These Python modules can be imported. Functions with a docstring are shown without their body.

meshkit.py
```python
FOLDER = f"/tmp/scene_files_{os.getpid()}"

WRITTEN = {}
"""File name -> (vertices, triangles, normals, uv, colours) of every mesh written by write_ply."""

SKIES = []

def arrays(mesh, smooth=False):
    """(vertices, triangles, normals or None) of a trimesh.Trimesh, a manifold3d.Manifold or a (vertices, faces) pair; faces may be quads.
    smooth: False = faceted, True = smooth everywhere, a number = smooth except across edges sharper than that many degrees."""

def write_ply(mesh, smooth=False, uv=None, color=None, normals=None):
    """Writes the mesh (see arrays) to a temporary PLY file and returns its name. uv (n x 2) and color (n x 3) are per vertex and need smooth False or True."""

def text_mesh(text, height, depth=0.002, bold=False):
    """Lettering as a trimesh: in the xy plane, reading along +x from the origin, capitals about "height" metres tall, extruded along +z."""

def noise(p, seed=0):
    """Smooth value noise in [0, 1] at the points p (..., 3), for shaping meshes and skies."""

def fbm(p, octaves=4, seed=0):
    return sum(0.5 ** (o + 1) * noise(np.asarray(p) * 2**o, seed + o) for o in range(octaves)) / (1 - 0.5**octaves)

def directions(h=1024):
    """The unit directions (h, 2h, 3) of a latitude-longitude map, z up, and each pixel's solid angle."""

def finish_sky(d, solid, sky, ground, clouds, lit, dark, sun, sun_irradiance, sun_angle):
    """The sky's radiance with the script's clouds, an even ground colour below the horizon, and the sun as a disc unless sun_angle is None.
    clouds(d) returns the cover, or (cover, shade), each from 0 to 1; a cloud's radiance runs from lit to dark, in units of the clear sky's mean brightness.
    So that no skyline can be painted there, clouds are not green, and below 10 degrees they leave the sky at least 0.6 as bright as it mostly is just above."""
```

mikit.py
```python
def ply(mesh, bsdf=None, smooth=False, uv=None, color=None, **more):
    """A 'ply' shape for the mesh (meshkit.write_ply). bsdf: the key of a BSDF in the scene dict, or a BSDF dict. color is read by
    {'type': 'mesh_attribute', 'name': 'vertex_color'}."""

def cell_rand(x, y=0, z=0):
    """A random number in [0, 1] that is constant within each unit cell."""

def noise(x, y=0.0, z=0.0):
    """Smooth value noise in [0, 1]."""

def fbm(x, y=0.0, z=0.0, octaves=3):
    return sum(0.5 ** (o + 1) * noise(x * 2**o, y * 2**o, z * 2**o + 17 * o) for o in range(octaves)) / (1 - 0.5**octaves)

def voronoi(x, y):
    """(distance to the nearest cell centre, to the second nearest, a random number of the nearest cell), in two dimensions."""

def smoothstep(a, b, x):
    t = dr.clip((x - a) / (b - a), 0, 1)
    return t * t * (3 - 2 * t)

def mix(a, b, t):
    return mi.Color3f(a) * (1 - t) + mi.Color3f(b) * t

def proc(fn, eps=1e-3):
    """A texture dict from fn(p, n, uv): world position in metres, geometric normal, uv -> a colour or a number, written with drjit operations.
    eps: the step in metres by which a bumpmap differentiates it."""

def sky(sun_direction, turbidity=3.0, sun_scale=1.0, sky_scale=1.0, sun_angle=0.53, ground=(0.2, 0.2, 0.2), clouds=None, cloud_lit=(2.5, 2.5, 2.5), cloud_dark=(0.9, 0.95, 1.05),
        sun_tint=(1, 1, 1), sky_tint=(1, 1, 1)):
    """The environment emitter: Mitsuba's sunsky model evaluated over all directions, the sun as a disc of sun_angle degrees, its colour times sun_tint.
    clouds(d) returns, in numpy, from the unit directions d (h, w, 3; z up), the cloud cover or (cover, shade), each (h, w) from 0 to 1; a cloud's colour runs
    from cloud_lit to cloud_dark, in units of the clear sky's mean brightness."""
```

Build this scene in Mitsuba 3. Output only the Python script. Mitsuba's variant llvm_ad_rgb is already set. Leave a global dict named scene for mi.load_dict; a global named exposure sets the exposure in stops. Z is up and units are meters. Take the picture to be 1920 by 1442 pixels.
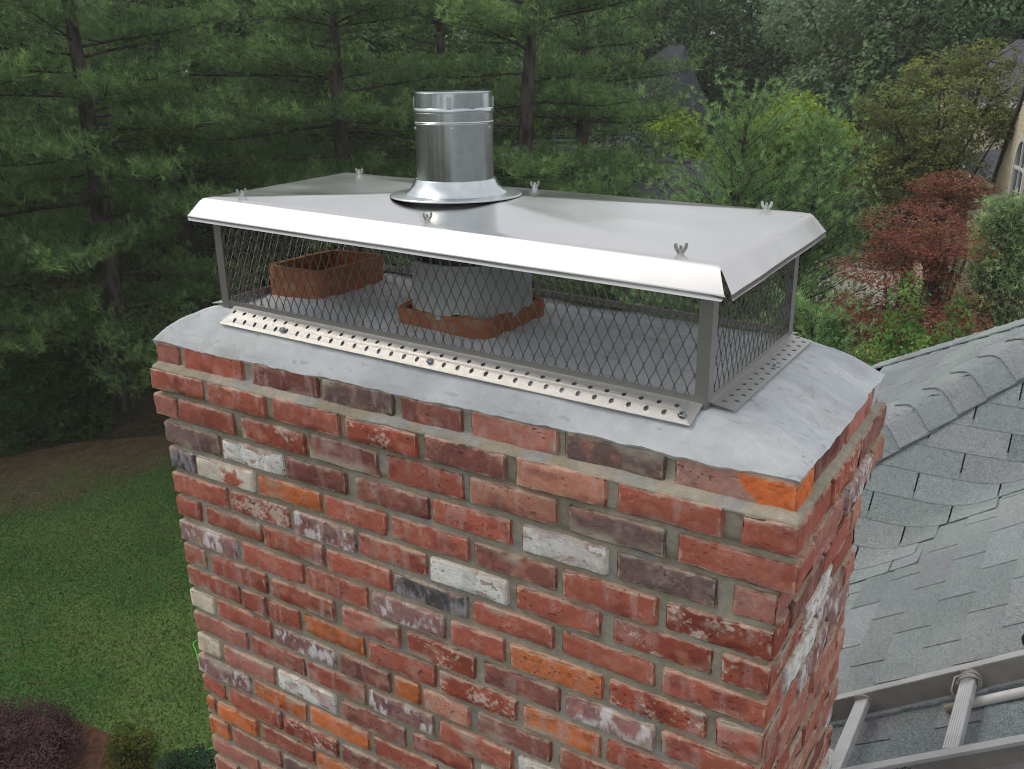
import math
import numpy as np, trimesh, drjit as dr, mitsuba as mi
import mikit, meshkit
from mikit import proc, noise, fbm, smoothstep, mix, cell_rand, voronoi
from shapely.geometry import Polygon, Point, box as sbox

T = mi.ScalarTransform4f
scene, labels = {'type': 'scene'}, {}

# ------------------------------------------------------------------ camera, light, exposure
CAM = np.array([1.84785, -1.27444, 0.59421])
RIGHT = np.array([0.841, 0.540, -0.0129])
DOWN = np.array([0.1656, -0.280, -0.9455])
FWD = np.array([-0.5146, 0.7933, -0.3252])
scene['camera'] = {'type': 'perspective', 'fov': 2 * math.degrees(math.atan(960 / 1691.4)), 'fov_axis': 'x', 'near_clip': 0.05, 'far_clip': 500.0,
                   'to_world': T().look_at(origin=CAM.tolist(), target=(CAM + FWD).tolist(), up=(-DOWN).tolist())}
def cloud(d):
    # thin overcast, brighter towards the veiled sun
    c = meshkit.fbm(d * 2.6 + 3.1, 4, 5)
    near = np.exp(-(np.arccos(np.clip(d @ SUN, -1, 1)) / math.radians(17)) ** 2)
    return np.ones(d.shape[:2]) * 0.95, np.clip(0.95 + (c - 0.5) * 0.12 - 0.95 * near, 0, 1)
SUN = np.array([-0.60, -0.20, 0.775]); SUN /= np.linalg.norm(SUN)
scene['sky'] = mikit.sky(SUN.tolist(), turbidity=4, sun_scale=0.10, sun_angle=12, clouds=cloud, sun_tint=(1.0, .98, .94),
                         cloud_lit=(9.5, 9.4, 9.1), cloud_dark=(2.0, 2.05, 2.12))
exposure = 1.8

# ------------------------------------------------------------------ helpers
rng = np.random.default_rng(7)
_used = {}
def num(key):
    n = _used.get(key, -1) + 1
    _used[key] = n
    return key if n == 0 else f'{key}_{n:03d}'
def add(key, mesh, bsdf, smooth=False, uv=None, color=None, **kw):
    key = num(key)
    scene[key] = mikit.ply(mesh, bsdf, smooth=smooth, uv=uv, color=color, **kw)
    return key
def thing(name, label, cat, group=None):
    key = num(name)
    labels[key] = {'label': label, 'category': cat}
    if group: labels[key]['group'] = group
    return key
def tag(key, label, cat=None, group=None, kind=None):
    labels[key] = {'label': label}
    if cat: labels[key]['category'] = cat
    if group: labels[key]['group'] = group
    if kind: labels[key]['kind'] = kind
def join(ms): return trimesh.util.concatenate(ms)
def TM(v, f): return trimesh.Trimesh(np.asarray(v, float), np.asarray(f), process=False)
def grid_faces(nu, nv, wrap=False):
    i, j = np.meshgrid(np.arange(nu - (0 if wrap else 1)), np.arange(nv - 1), indexing='ij')
    a = i * nv + j; b = ((i + 1) % nu) * nv + j
    q = np.stack([a, b, b + 1, a + 1], -1).reshape(-1, 4)
    return np.vstack([q[:, [0, 1, 2]], q[:, [0, 2, 3]]])
def boxm(lo, hi):
    lo, hi = np.array(lo, float), np.array(hi, float)
    m = trimesh.creation.box(hi - lo); m.apply_translation((lo + hi) / 2); return m
def frame_box(c, ax, ay, az, lx, ly, lz):
    """box centred at c with (unit) axes and full sizes"""
    m = trimesh.creation.box((lx, ly, lz))
    R = np.eye(4); R[:3, 0], R[:3, 1], R[:3, 2], R[:3, 3] = ax, ay, az, c
    m.apply_transform(R); return m
def tube(pts, rad, sides=8, cap=True):
    p = np.asarray(pts, float); n = len(p)
    t = np.gradient(p, axis=0); t /= np.linalg.norm(t, axis=1, keepdims=True) + 1e-12
    up = np.where(np.abs(t[:, 2:]) < 0.92, [[0, 0, 1.0]], [[1.0, 0, 0]])
    a = np.cross(t, up); a /= np.linalg.norm(a, axis=1, keepdims=True) + 1e-12
    b = np.cross(a, t)
    ang = np.arange(sides) * 2 * np.pi / sides
    r = np.broadcast_to(rad, (n,))[:, None, None]
    v = p[:, None] + r * (np.cos(ang)[None, :, None] * a[:, None] + np.sin(ang)[None, :, None] * b[:, None])
    v = v.reshape(-1, 3)
    i, j = np.meshgrid(np.arange(n - 1), np.arange(sides), indexing='ij')
    j2 = (j + 1) % sides
    q = np.stack([i * sides + j, i * sides + j2, (i + 1) * sides + j2, (i + 1) * sides + j], -1).reshape(-1, 4)
    f = [q[:, [0, 1, 2]], q[:, [0, 2, 3]]]
    if cap:
        v = np.vstack([v, p[:1], p[-1:]]); k = np.arange(sides)
        f.append(np.stack([np.full(sides, n * sides), (k + 1) % sides, k], 1))
        f.append(np.stack([np.full(sides, n * sides + 1), (n - 1) * sides + k, (n - 1) * sides + (k + 1) % sides], 1))
    return TM(v, np.vstack(f))
def lathe(profile, c, seg=64):
    """profile: (r, z) from bottom outside, going up; closed as given"""
    pr = np.asarray(profile, float); a = np.arange(seg) * 2 * np.pi / seg
    v = np.stack([pr[None, :, 0] * np.cos(a)[:, None] + c[0], pr[None, :, 0] * np.sin(a)[:, None] + c[1], np.broadcast_to(pr[None, :, 1] + c[2], (seg, len(pr)))], -1).reshape(-1, 3)
    return TM(v, grid_faces(seg, len(pr), wrap=True))
_rb = {}
def rounded_box(size, r, n=(5, 2, 3)):
    """surface of a box with rounded edges -> vertices (centred), faces, number of rounded axes"""
    L = np.array(size, float) / 2
    ax = [np.concatenate([[-a, -a + 0.4 * r, -a + r], np.linspace(-a + r, a - r, k + 2)[1:-1], [a - r, a - 0.4 * r, a]]) for a, k in zip(L, n)]
    V, F, off = [], [], 0
    for d in range(3):
        u, w = [(1, 2), (2, 0), (0, 1)][d]
        for s in (-1, 1):
            g = np.zeros((len(ax[u]), len(ax[w]), 3))
            g[..., u] = ax[u][:, None]; g[..., w] = ax[w][None, :]; g[..., d] = s * L[d]
            f = grid_faces(len(ax[u]), len(ax[w]))
            if s < 0: f = f[:, ::-1]
            V.append(g.reshape(-1, 3)); F.append(f + off); off += g.shape[0] * g.shape[1]
    V, F = np.vstack(V), np.vstack(F)
    key = np.round(V * 1e6).astype(np.int64)
    _, first, inv = np.unique(key, axis=0, return_index=True, return_inverse=True)
    V, F = V[first], inv.reshape(-1)[F]
    core = np.clip(V, -(L - r), L - r); d = V - core
    l = np.linalg.norm(d, axis=1, keepdims=True); nrm = d / np.maximum(l, 1e-9)
    return core + nrm * r, F, nrm, (np.abs(d) > 1e-7).sum(1)

# ------------------------------------------------------------------ materials
def rgb(c): return {'type': 'rgb', 'value': list(map(float, c))}
def two(b): return {'type': 'twosided', 'bsdf': b}
def bump(b, fn, eps=1e-3, scale=1.0): return {'type': 'bumpmap', 'arbitrary': {**proc(fn, eps)}, 'bsdf': b, 'scale': scale}
def principled(color, rough=0.8, metallic=0.0, spec=0.5, **kw):
    return {'type': 'principled', 'base_color': color if isinstance(color, dict) else rgb(color), 'roughness': rough, 'metallic': metallic, 'specular': spec, **kw}

BC = dict(R=0, D=1, K=2, O=3, P=4, W=5, M=6, B=7, T=8, F=9, C=10, U=11, X=12)
BASE = [(.295, .087, .060), (.180, .070, .056), (.135, .090, .084), (.440, .130, .046), (.330, .135, .105), (.560, .550, .530), (.220, .115, .112), (.255, .066, .042),
        (.450, .405, .330), (.345, .160, .112), (.062, .058, .064), (.520, .480, .410), (.330, .185, .150)]
def brick_col(p, n, uv):
    cls, lx = dr.floor(uv.x), (uv.x - dr.floor(uv.x) - 0.05) / 0.9
    seed, ly = dr.floor(uv.y), (uv.y - dr.floor(uv.y) - 0.05) / 0.9
    c = mi.Color3f(*BASE[0])
    for i in range(1, 13): c = dr.select(dr.eq(cls, i) if hasattr(dr, 'eq') else cls == i, mi.Color3f(*BASE[i]), c)
    is_ = lambda i: dr.select(cls == i, 1.0, 0.0)
    r1, r2 = cell_rand(seed, 3), cell_rand(seed, 9)
    sx, sz = seed * 3.7, seed * 1.3
    big = fbm(p.x * 16 + sx, p.y * 16, p.z * 22 + sz, 3)
    fine = fbm(p.x * 90 + sx, p.y * 90, p.z * 90, 3)
    grain = noise(p.x * 420, p.y * 420, p.z * 420)
    c = c * (0.86 + 0.34 * r1)
    c = mix(c, c * mi.Color3f(0.62, 0.56, 0.62), smoothstep(0.50, 0.72, big) * (0.35 + 0.65 * r2))
    c = mix(c, mi.Color3f(.40, .17, .12), smoothstep(0.56, 0.8, fbm(p.x * 30, p.y * 30 + sx, p.z * 30, 2)) * 0.45)
    # pale bloom in vertical streaks
    st = fbm(p.x * 55 + sx, p.y * 55, p.z * 14, 3)
    c = mix(c, mi.Color3f(.40, .30, .29), smoothstep(0.52, 0.75, st) * (0.10 + 0.30 * r2))
    # whitewash remains
    ww = smoothstep(0.47, 0.64, 0.55 * fbm(p.x * 26 + sz, p.y * 26, p.z * 20, 2) + 0.45 * fbm(p.x * 120, p.y * 120 + sx, p.z * 45, 3))
    c = mix(c, mi.Color3f(.55, .54, .55), ww * (is_(6) * 0.80 + is_(10) * 0.25))
    fl = smoothstep(0.545, 0.68, 0.55 * fbm(p.x * 22 + sz, p.y * 22, p.z * 22, 3) + 0.45 * fbm(p.x * 150, p.y * 150 + sx, p.z * 130, 3))
    c = mix(c, mi.Color3f(.58, .52, .45), fl * (is_(7) * 0.42 + 0.10))
    # white paint worn through, half-stripped brick, orange spalled end
    chip = smoothstep(0.60, 0.64, fbm(p.x * 48 + sx, p.y * 48, p.z * 62, 3))
    c = mix(c, mi.Color3f(.27, .15, .12), chip * is_(5) * 0.8)
    c = mix(c, mi.Color3f(.45, .44, .43), is_(5) * smoothstep(0.45, 0.6, st) * 0.6)
    hole = smoothstep(0.0, 0.16, 0.30 - dr.abs(lx - 0.62) - 0.5 * dr.abs(ly - 0.42) + 0.5 * (fbm(p.x * 50, p.y * 50, p.z * 60, 3) - 0.5))
    c = mix(c, mi.Color3f(.31, .075, .04), hole * is_(11))
    sp = smoothstep(-0.02, 0.02, lx - 0.62 + 0.35 * (ly - 0.5) + 0.35 * (fbm(p.x * 40, p.y * 40, p.z * 40, 3) - 0.5))
    c = mix(c, mi.Color3f(.52, .135, .045) * (0.75 + 0.5 * fine), sp * is_(12))
    # mortar crust at the arrises
    lxe = dr.minimum(lx, 1 - lx)
    e = dr.minimum(dr.select(lxe < 0.014, 1.0, lxe * 3.4), dr.minimum(ly * 1.15, (1 - ly)))
    crust = smoothstep(0.13, 0.0, e + 0.34 * (fbm(p.x * 70, p.y * 70 + 5, p.z * 70, 3) - 0.5))
    c = mix(c, mi.Color3f(.44, .36, .28), crust * 0.55)
    smear = smoothstep(0.58, 0.80, fbm(p.x * 11 + sz, p.y * 11, p.z * 17 + 4, 3)) * smoothstep(0.6, 0.0, e)
    c = mix(c, mi.Color3f(.36, .33, .27), smear * 0.8)
    pit = smoothstep(0.80, 0.86, noise(p.x * 150 + sx, p.y * 150, p.z * 150)) * smoothstep(0.45, 0.6, fbm(p.x * 18 + 3, p.y * 18, p.z * 18 + sx, 2))
    c = c * (1 - 0.5 * pit) * (0.80 + 0.28 * fine) * (0.86 + 0.28 * grain)
    return c * 1.42
def brick_h(p, n, uv):
    return 0.0016 * fbm(p.x * 60, p.y * 60, p.z * 60, 3) + 0.0006 * noise(p.x * 330, p.y * 330, p.z * 330) - 0.0016 * smoothstep(0.82, 0.88, noise(p.x * 150, p.y * 150, p.z * 150))
scene['mat_brick'] = two(bump(principled(proc(brick_col), 0.9, spec=0.3), brick_h))

def mortar_col(p, n, uv):
    a = fbm(p.x * 9, p.y * 9, p.z * 9, 3); g = noise(p.x * 520, p.y * 520, p.z * 520); f = fbm(p.x * 80, p.y * 80, p.z * 80, 2)
    c = mix((.310, .280, .212), (.420, .385, .310), smoothstep(0.3, 0.7, a))
    c = mix(c, mi.Color3f(.33, .35, .37), smoothstep(0.62, 0.75, fbm(p.x * 14 + 7, p.y * 14, p.z * 20, 2)) * 0.6)
    return c * (0.72 + 0.42 * f) * (0.84 + 0.30 * g)
def mortar_h(p, n, uv): return 0.0022 * fbm(p.x * 90, p.y * 90, p.z * 90, 3) + 0.0008 * noise(p.x * 480, p.y * 480, p.z * 480)
scene['mat_mortar'] = two(bump(principled(proc(mortar_col), 0.95, spec=0.2), mortar_h))

def crown_col(p, n, uv):
    a = fbm(p.x * 7, p.y * 7, p.z * 7, 3); f = fbm(p.x * 60, p.y * 60, p.z * 60, 3)
    c = mix((.455, .480, .510), (.560, .585, .610), smoothstep(0.3, 0.7, a))
    c = mix(c, mi.Color3f(.60, .61, .615), smoothstep(0.55, 0.75, fbm(p.x * 4 + 3, p.y * 10, p.z * 3, 2)) * 0.5)
    dk = smoothstep(0.70, 0.78, fbm(p.x * 38, p.y * 75, p.z * 60 + 9, 3))
    g = noise(p.x * 420, p.y * 420, p.z * 420)
    c = mix(c, mi.Color3f(.36, .355, .34), smoothstep(0.56, 0.72, fbm(p.x * 12 + 1, p.y * 12, p.z * 12, 4)) * 0.30)
    return mix(mix(c, mi.Color3f(.30, .31, .32), dk * 0.45), mi.Color3f(.26, .26, .26), crack(p) * 0.30) * (0.84 + 0.2 * f + 0.10 * g)
def crack(p):
    wx, wy = 0.05 * fbm(p.x * 14, p.y * 14, p.z * 14, 3), 0.05 * fbm(p.x * 14 + 9, p.y * 14, p.z * 14, 3)
    d1, d2, _ = voronoi((p.x + wx) * 7, (p.y + p.z * 0.7 + wy) * 13)
    return smoothstep(0.020, 0.0, d2 - d1) * smoothstep(0.60, 0.70, fbm(p.x * 5 + 3, p.y * 6, p.z * 6, 2))
def crown_h(p, n, uv): return 0.0042 * fbm(p.x * 20, p.y * 46, p.z * 40, 4) + 0.0014 * dr.abs(fbm(p.x * 26 + 5, p.y * 90, p.z * 90, 3) - 0.5) + 0.0006 * noise(p.x * 500, p.y * 500, p.z * 500) - 0.001 * crack(p)
scene['mat_crown'] = two(bump(principled(proc(crown_col), 0.72, spec=0.35), crown_h))

def clay_col(p, n, uv):
    a = fbm(p.x * 22, p.y * 22, p.z * 22, 3); g = noise(p.x * 300, p.y * 300, p.z * 300)
    c = mix((.30, .105, .050), (.42, .165, .085), a)
    inner = smoothstep(0.55, 0.7, fbm(p.x * 40, p.y * 40, p.z * 60, 2))
    return mix(c, mi.Color3f(.38, .33, .27), inner * 0.30) * (0.85 + 0.25 * g)
scene['mat_clay'] = two(principled(proc(clay_col), 0.85, spec=0.3))
scene['mat_soot'] = two(principled((.045, .038, .034), 0.95))

def steel_h(p, n, uv): return 0.0008 * fbm(p.x * 5, p.y * 6, p.z * 5, 2) + 0.00002 * noise(p.x * 30, p.y * 900, p.z * 900)
def steel_r(p, n, uv): return 0.13 + 0.10 * fbm(p.x * 9, p.y * 14, p.z * 9, 3) + 0.05 * fbm(p.x * 3, p.y * 60, p.z * 3, 2)
scene['mat_lid'] = two(bump(principled((.66, .645, .64), proc(steel_r), metallic=1.0), steel_h, eps=2e-3))
scene['mat_steel'] = two(principled((.53, .525, .52), 0.50, metallic=0.75))
scene['mat_post'] = two(principled((.40, .39, .375), 0.42, metallic=0.8))
scene['mat_nut'] = two(principled((.70, .69, .67), 0.22, metallic=1.0))
scene['mat_mesh'] = two(principled((.25, .24, .225), 0.42, metallic=0.85))
def galv_col(p, n, uv):
    s = voronoi(p.x * 70 + p.y * 50, p.z * 70)[2]
    return mix((.52, .56, .58), (.66, .70, .715), s * 0.4 + 0.5 * fbm(p.x * 20, p.y * 20, p.z * 8, 3))
def galv_r(p, n, uv): return 0.14 + 0.14 * fbm(p.x * 25, p.y * 25, p.z * 10, 3)
scene['mat_galvanised'] = two(principled(proc(galv_col), proc(galv_r), metallic=1.0))
scene['mat_liner'] = two(principled(proc(lambda p, n, uv: mix((.32, .335, .34), (.47, .48, .48), fbm(p.x * 12, p.y * 12, p.z * 18, 3))), 0.6, metallic=0.15))

def shingle_col(p, n, uv):
    seed = dr.floor(uv.x); t = cell_rand(seed, 5); t2 = cell_rand(seed, 11)
    g = noise(p.x * 430, p.y * 430, p.z * 430); g2 = noise(p.x * 190, p.y * 190, p.z * 190 + 3)
    c = mix((.212, .245, .250), (.232, .243, .262), smoothstep(0.35, 1.0, t)) * (0.86 + 0.28 * t2)
    c = mix(c, mi.Color3f(.28, .315, .305), smoothstep(0.45, 0.7, fbm(p.x * 3, p.y * 3, p.z * 3, 3)) * 0.5)
    c = c * (0.22 + 1.0 * g + 0.55 * g2)
    return mix(c, mi.Color3f(.36, .37, .37), smoothstep(0.84, 0.90, g) * 0.5)
def shingle_h(p, n, uv): return 0.0010 * noise(p.x * 560, p.y * 560, p.z * 560) + 0.0008 * fbm(p.x * 30, p.y * 30, p.z * 30, 2)
scene['mat_shingle'] = two(bump(principled(proc(shingle_col), 0.92, spec=0.35), shingle_h, eps=5e-4))
scene['mat_underlay'] = two(principled((.022, .022, .024), 0.95))
scene['mat_wall'] = two(principled((.42, .40, .36), 0.8))

def alu_col(p, n, uv): return mi.Color3f(.64, .635, .63) * (0.72 + 0.4 * fbm(p.x * 14, p.y * 14, p.z * 14, 4)) * (0.92 + 0.14 * noise(p.x * 6, p.y * 400, p.z * 6))
scene['mat_aluminium'] = two(principled(proc(alu_col), 0.45, metallic=0.5))
scene['mat_rail_web'] = two(principled(proc(lambda p, n, uv: mix((.26, .25, .235), (.44, .425, .40), fbm(p.x * 16, p.y * 16, p.z * 24, 4))), 0.55, metallic=0.55))
scene['mat_rubber'] = two(principled((.022, .022, .024), 0.65))
def pole_col(p, n, uv):
    w = smoothstep(0.46, 0.52, 0.6 * fbm(p.x * 14, p.y * 60, p.z * 14, 3) + 0.4 * smoothstep(1.70, 1.86, p.x))
    return mix(mix((.20, .18, .11), (.30, .29, .24), fbm(p.x * 30, p.y * 30, p.z * 30, 3)), mi.Color3f(.72, .71, .69), w)
scene['mat_pole'] = two(principled(proc(pole_col), 0.5, metallic=0.2))
scene['mat_sticker'] = two(principled((.33, .33, .315), 0.6))
scene['mat_ink'] = two(principled((.05, .05, .05), 0.7))

scene['mat_leaf'] = {'type': 'twosided', 'bsdf': {'type': 'principled', 'base_color': {'type': 'mesh_attribute', 'name': 'vertex_color'}, 'roughness': 0.6, 'specular': 0.35}}
scene['mat_leaf'] = {'type': 'principledthin', 'base_color': {'type': 'mesh_attribute', 'name': 'vertex_color'}, 'roughness': 0.55, 'diff_trans': 0.7, 'eta': 1.35}
scene['mat_blade'] = scene['mat_leaf']
def bark_col(p, n, uv):
    a = fbm(p.x * 9, p.y * 9, p.z * 2.2, 4)
    return mix((.030, .026, .024), (.105, .088, .080), smoothstep(0.3, 0.7, a))
scene['mat_bark'] = two(bump(principled(proc(bark_col), 0.95, spec=0.2), lambda p, n, uv: 0.03 * fbm(p.x * 9, p.y * 9, p.z * 2.2, 3), eps=5e-3))
def lawn_col(p, n, uv):
    a = fbm(p.x * 0.55, p.y * 0.55, 0.0, 4); f = fbm(p.x * 6, p.y * 6, 0.0, 4); g = noise(p.x * 45, p.y * 45)
    c = mix((.046, .104, .026), (.090, .140, .040), smoothstep(0.3, 0.7, a))
    c = mix(c, mi.Color3f(.085, .100, .034), smoothstep(0.55, 0.75, f) * 0.5)
    edge = smoothstep(18.0, 20.6, dr.sqrt(dr.square(p.x - 1.0) + dr.square(p.y + 1.0)) + 4.5 * (fbm(p.x * 0.8, p.y * 0.8, 2.0, 4) - 0.5))
    c = mix(c, mix((.075, .050, .030), (.15, .105, .065), f), edge)
    return c * (0.7 + 0.6 * g)
scene['mat_lawn'] = two(bump(principled(proc(lawn_col), 0.95, spec=0.1), lambda p, n, uv: 0.03 * fbm(p.x * 18, p.y * 18, 0.0, 4), eps=1e-2))
scene['mat_floor'] = two(principled(proc(lambda p, n, uv: mix((.030, .028, .016), (.075, .060, .035), fbm(p.x * 1.2, p.y * 1.2, 0.0, 5)) * (0.6 + 0.8 * noise(p.x * 14, p.y * 14))), 0.95, spec=0.1))
scene['mat_mulch'] = two(bump(principled(proc(lambda p, n, uv: mix((.040, .020, .014), (.145, .075, .050), fbm(p.x * 22, p.y * 22, 0.0, 4))), 0.95, spec=0.1), lambda p, n, uv: 0.03 * fbm(p.x * 30, p.y * 30, 0.0, 3), eps=8e-3))
scene['mat_paving'] = two(principled(proc(lambda p, n, uv: mix((.36, .34, .31), (.48, .46, .43), fbm(p.x * 2, p.y * 2, 0.0, 4))), 0.9))
scene['mat_siding'] = two(principled(proc(lambda p, n, uv: mix((.58, .51, .37), (.66, .58, .43), fbm(p.x * 1.5, p.y * 1.5, p.z * 4, 3))), 0.7))
scene['mat_far_roof'] = two(principled(proc(lambda p, n, uv: mix((.070, .072, .090), (.125, .125, .145), fbm(p.x * 5, p.y * 5, p.z * 9, 4)) * (0.75 + 0.25 * smoothstep(0.05, 0.2, p.z * 7 - dr.floor(p.z * 7)))), 0.85))
scene['mat_trim'] = two(principled((.66, .66, .64), 0.6))
scene['mat_dark_trim'] = two(principled((.06, .06, .065), 0.6))
scene['mat_glass'] = two(principled((.04, .055, .06), 0.06, spec=0.8))
scene['mat_hose'] = two(principled((.10, .48, .06), 0.45))

# ------------------------------------------------------------------ ground (structure)
G = -7.5
def sheet(poly, z, res=None):
    v, f = trimesh.creation.triangulate_polygon(poly, engine='earcut')
    return TM(np.c_[v, np.full(len(v), z)], f)
k = add('ground', sheet(sbox(-220, -220, 220, 220), G), 'mat_floor'); tag(k, 'brown woodland floor under the pines and round the houses', kind='structure')
lawn_poly = Polygon([(-3, -9), (1.2, -9), (1.2, 9), (-4, 13.5), (-10, 14.2), (-13.5, 12.6), (-15.6, 11.6), (-17.6, 9.6), (-18.6, 7.2), (-18.2, 2), (-16, -7), (-10, -9.5)]).buffer(1.5).buffer(-1.5).buffer(0.0)
k = add('lawn', sheet(lawn_poly, G + .006), 'mat_lawn'); tag(k, 'mown green lawn far below the chimney, browned near the pines', kind='structure')
bed_poly = Polygon([(-7.5 + 1.65 * math.cos(a) * (1 + .10 * math.sin(3 * a)) + .35 * math.cos(a), 2.70 + 1.30 * math.sin(a) * (1 + .08 * math.cos(2 * a + 1))) for a in np.linspace(0, 2 * np.pi, 48, endpoint=False)])
k = add('garden_bed', sheet(bed_poly, G + .012), 'mat_mulch'); tag(k, 'island bed of reddish brown bark mulch at the lawn edge', kind='structure')
k = add('driveway', sheet(Polygon([(-9, 31), (-3.4, 33), (-1.5, 45), (-8, 46)]), G + .006), 'mat_paving'); tag(k, 'pale paved driveway glimpsed under the red maple', kind='structure')

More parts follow.
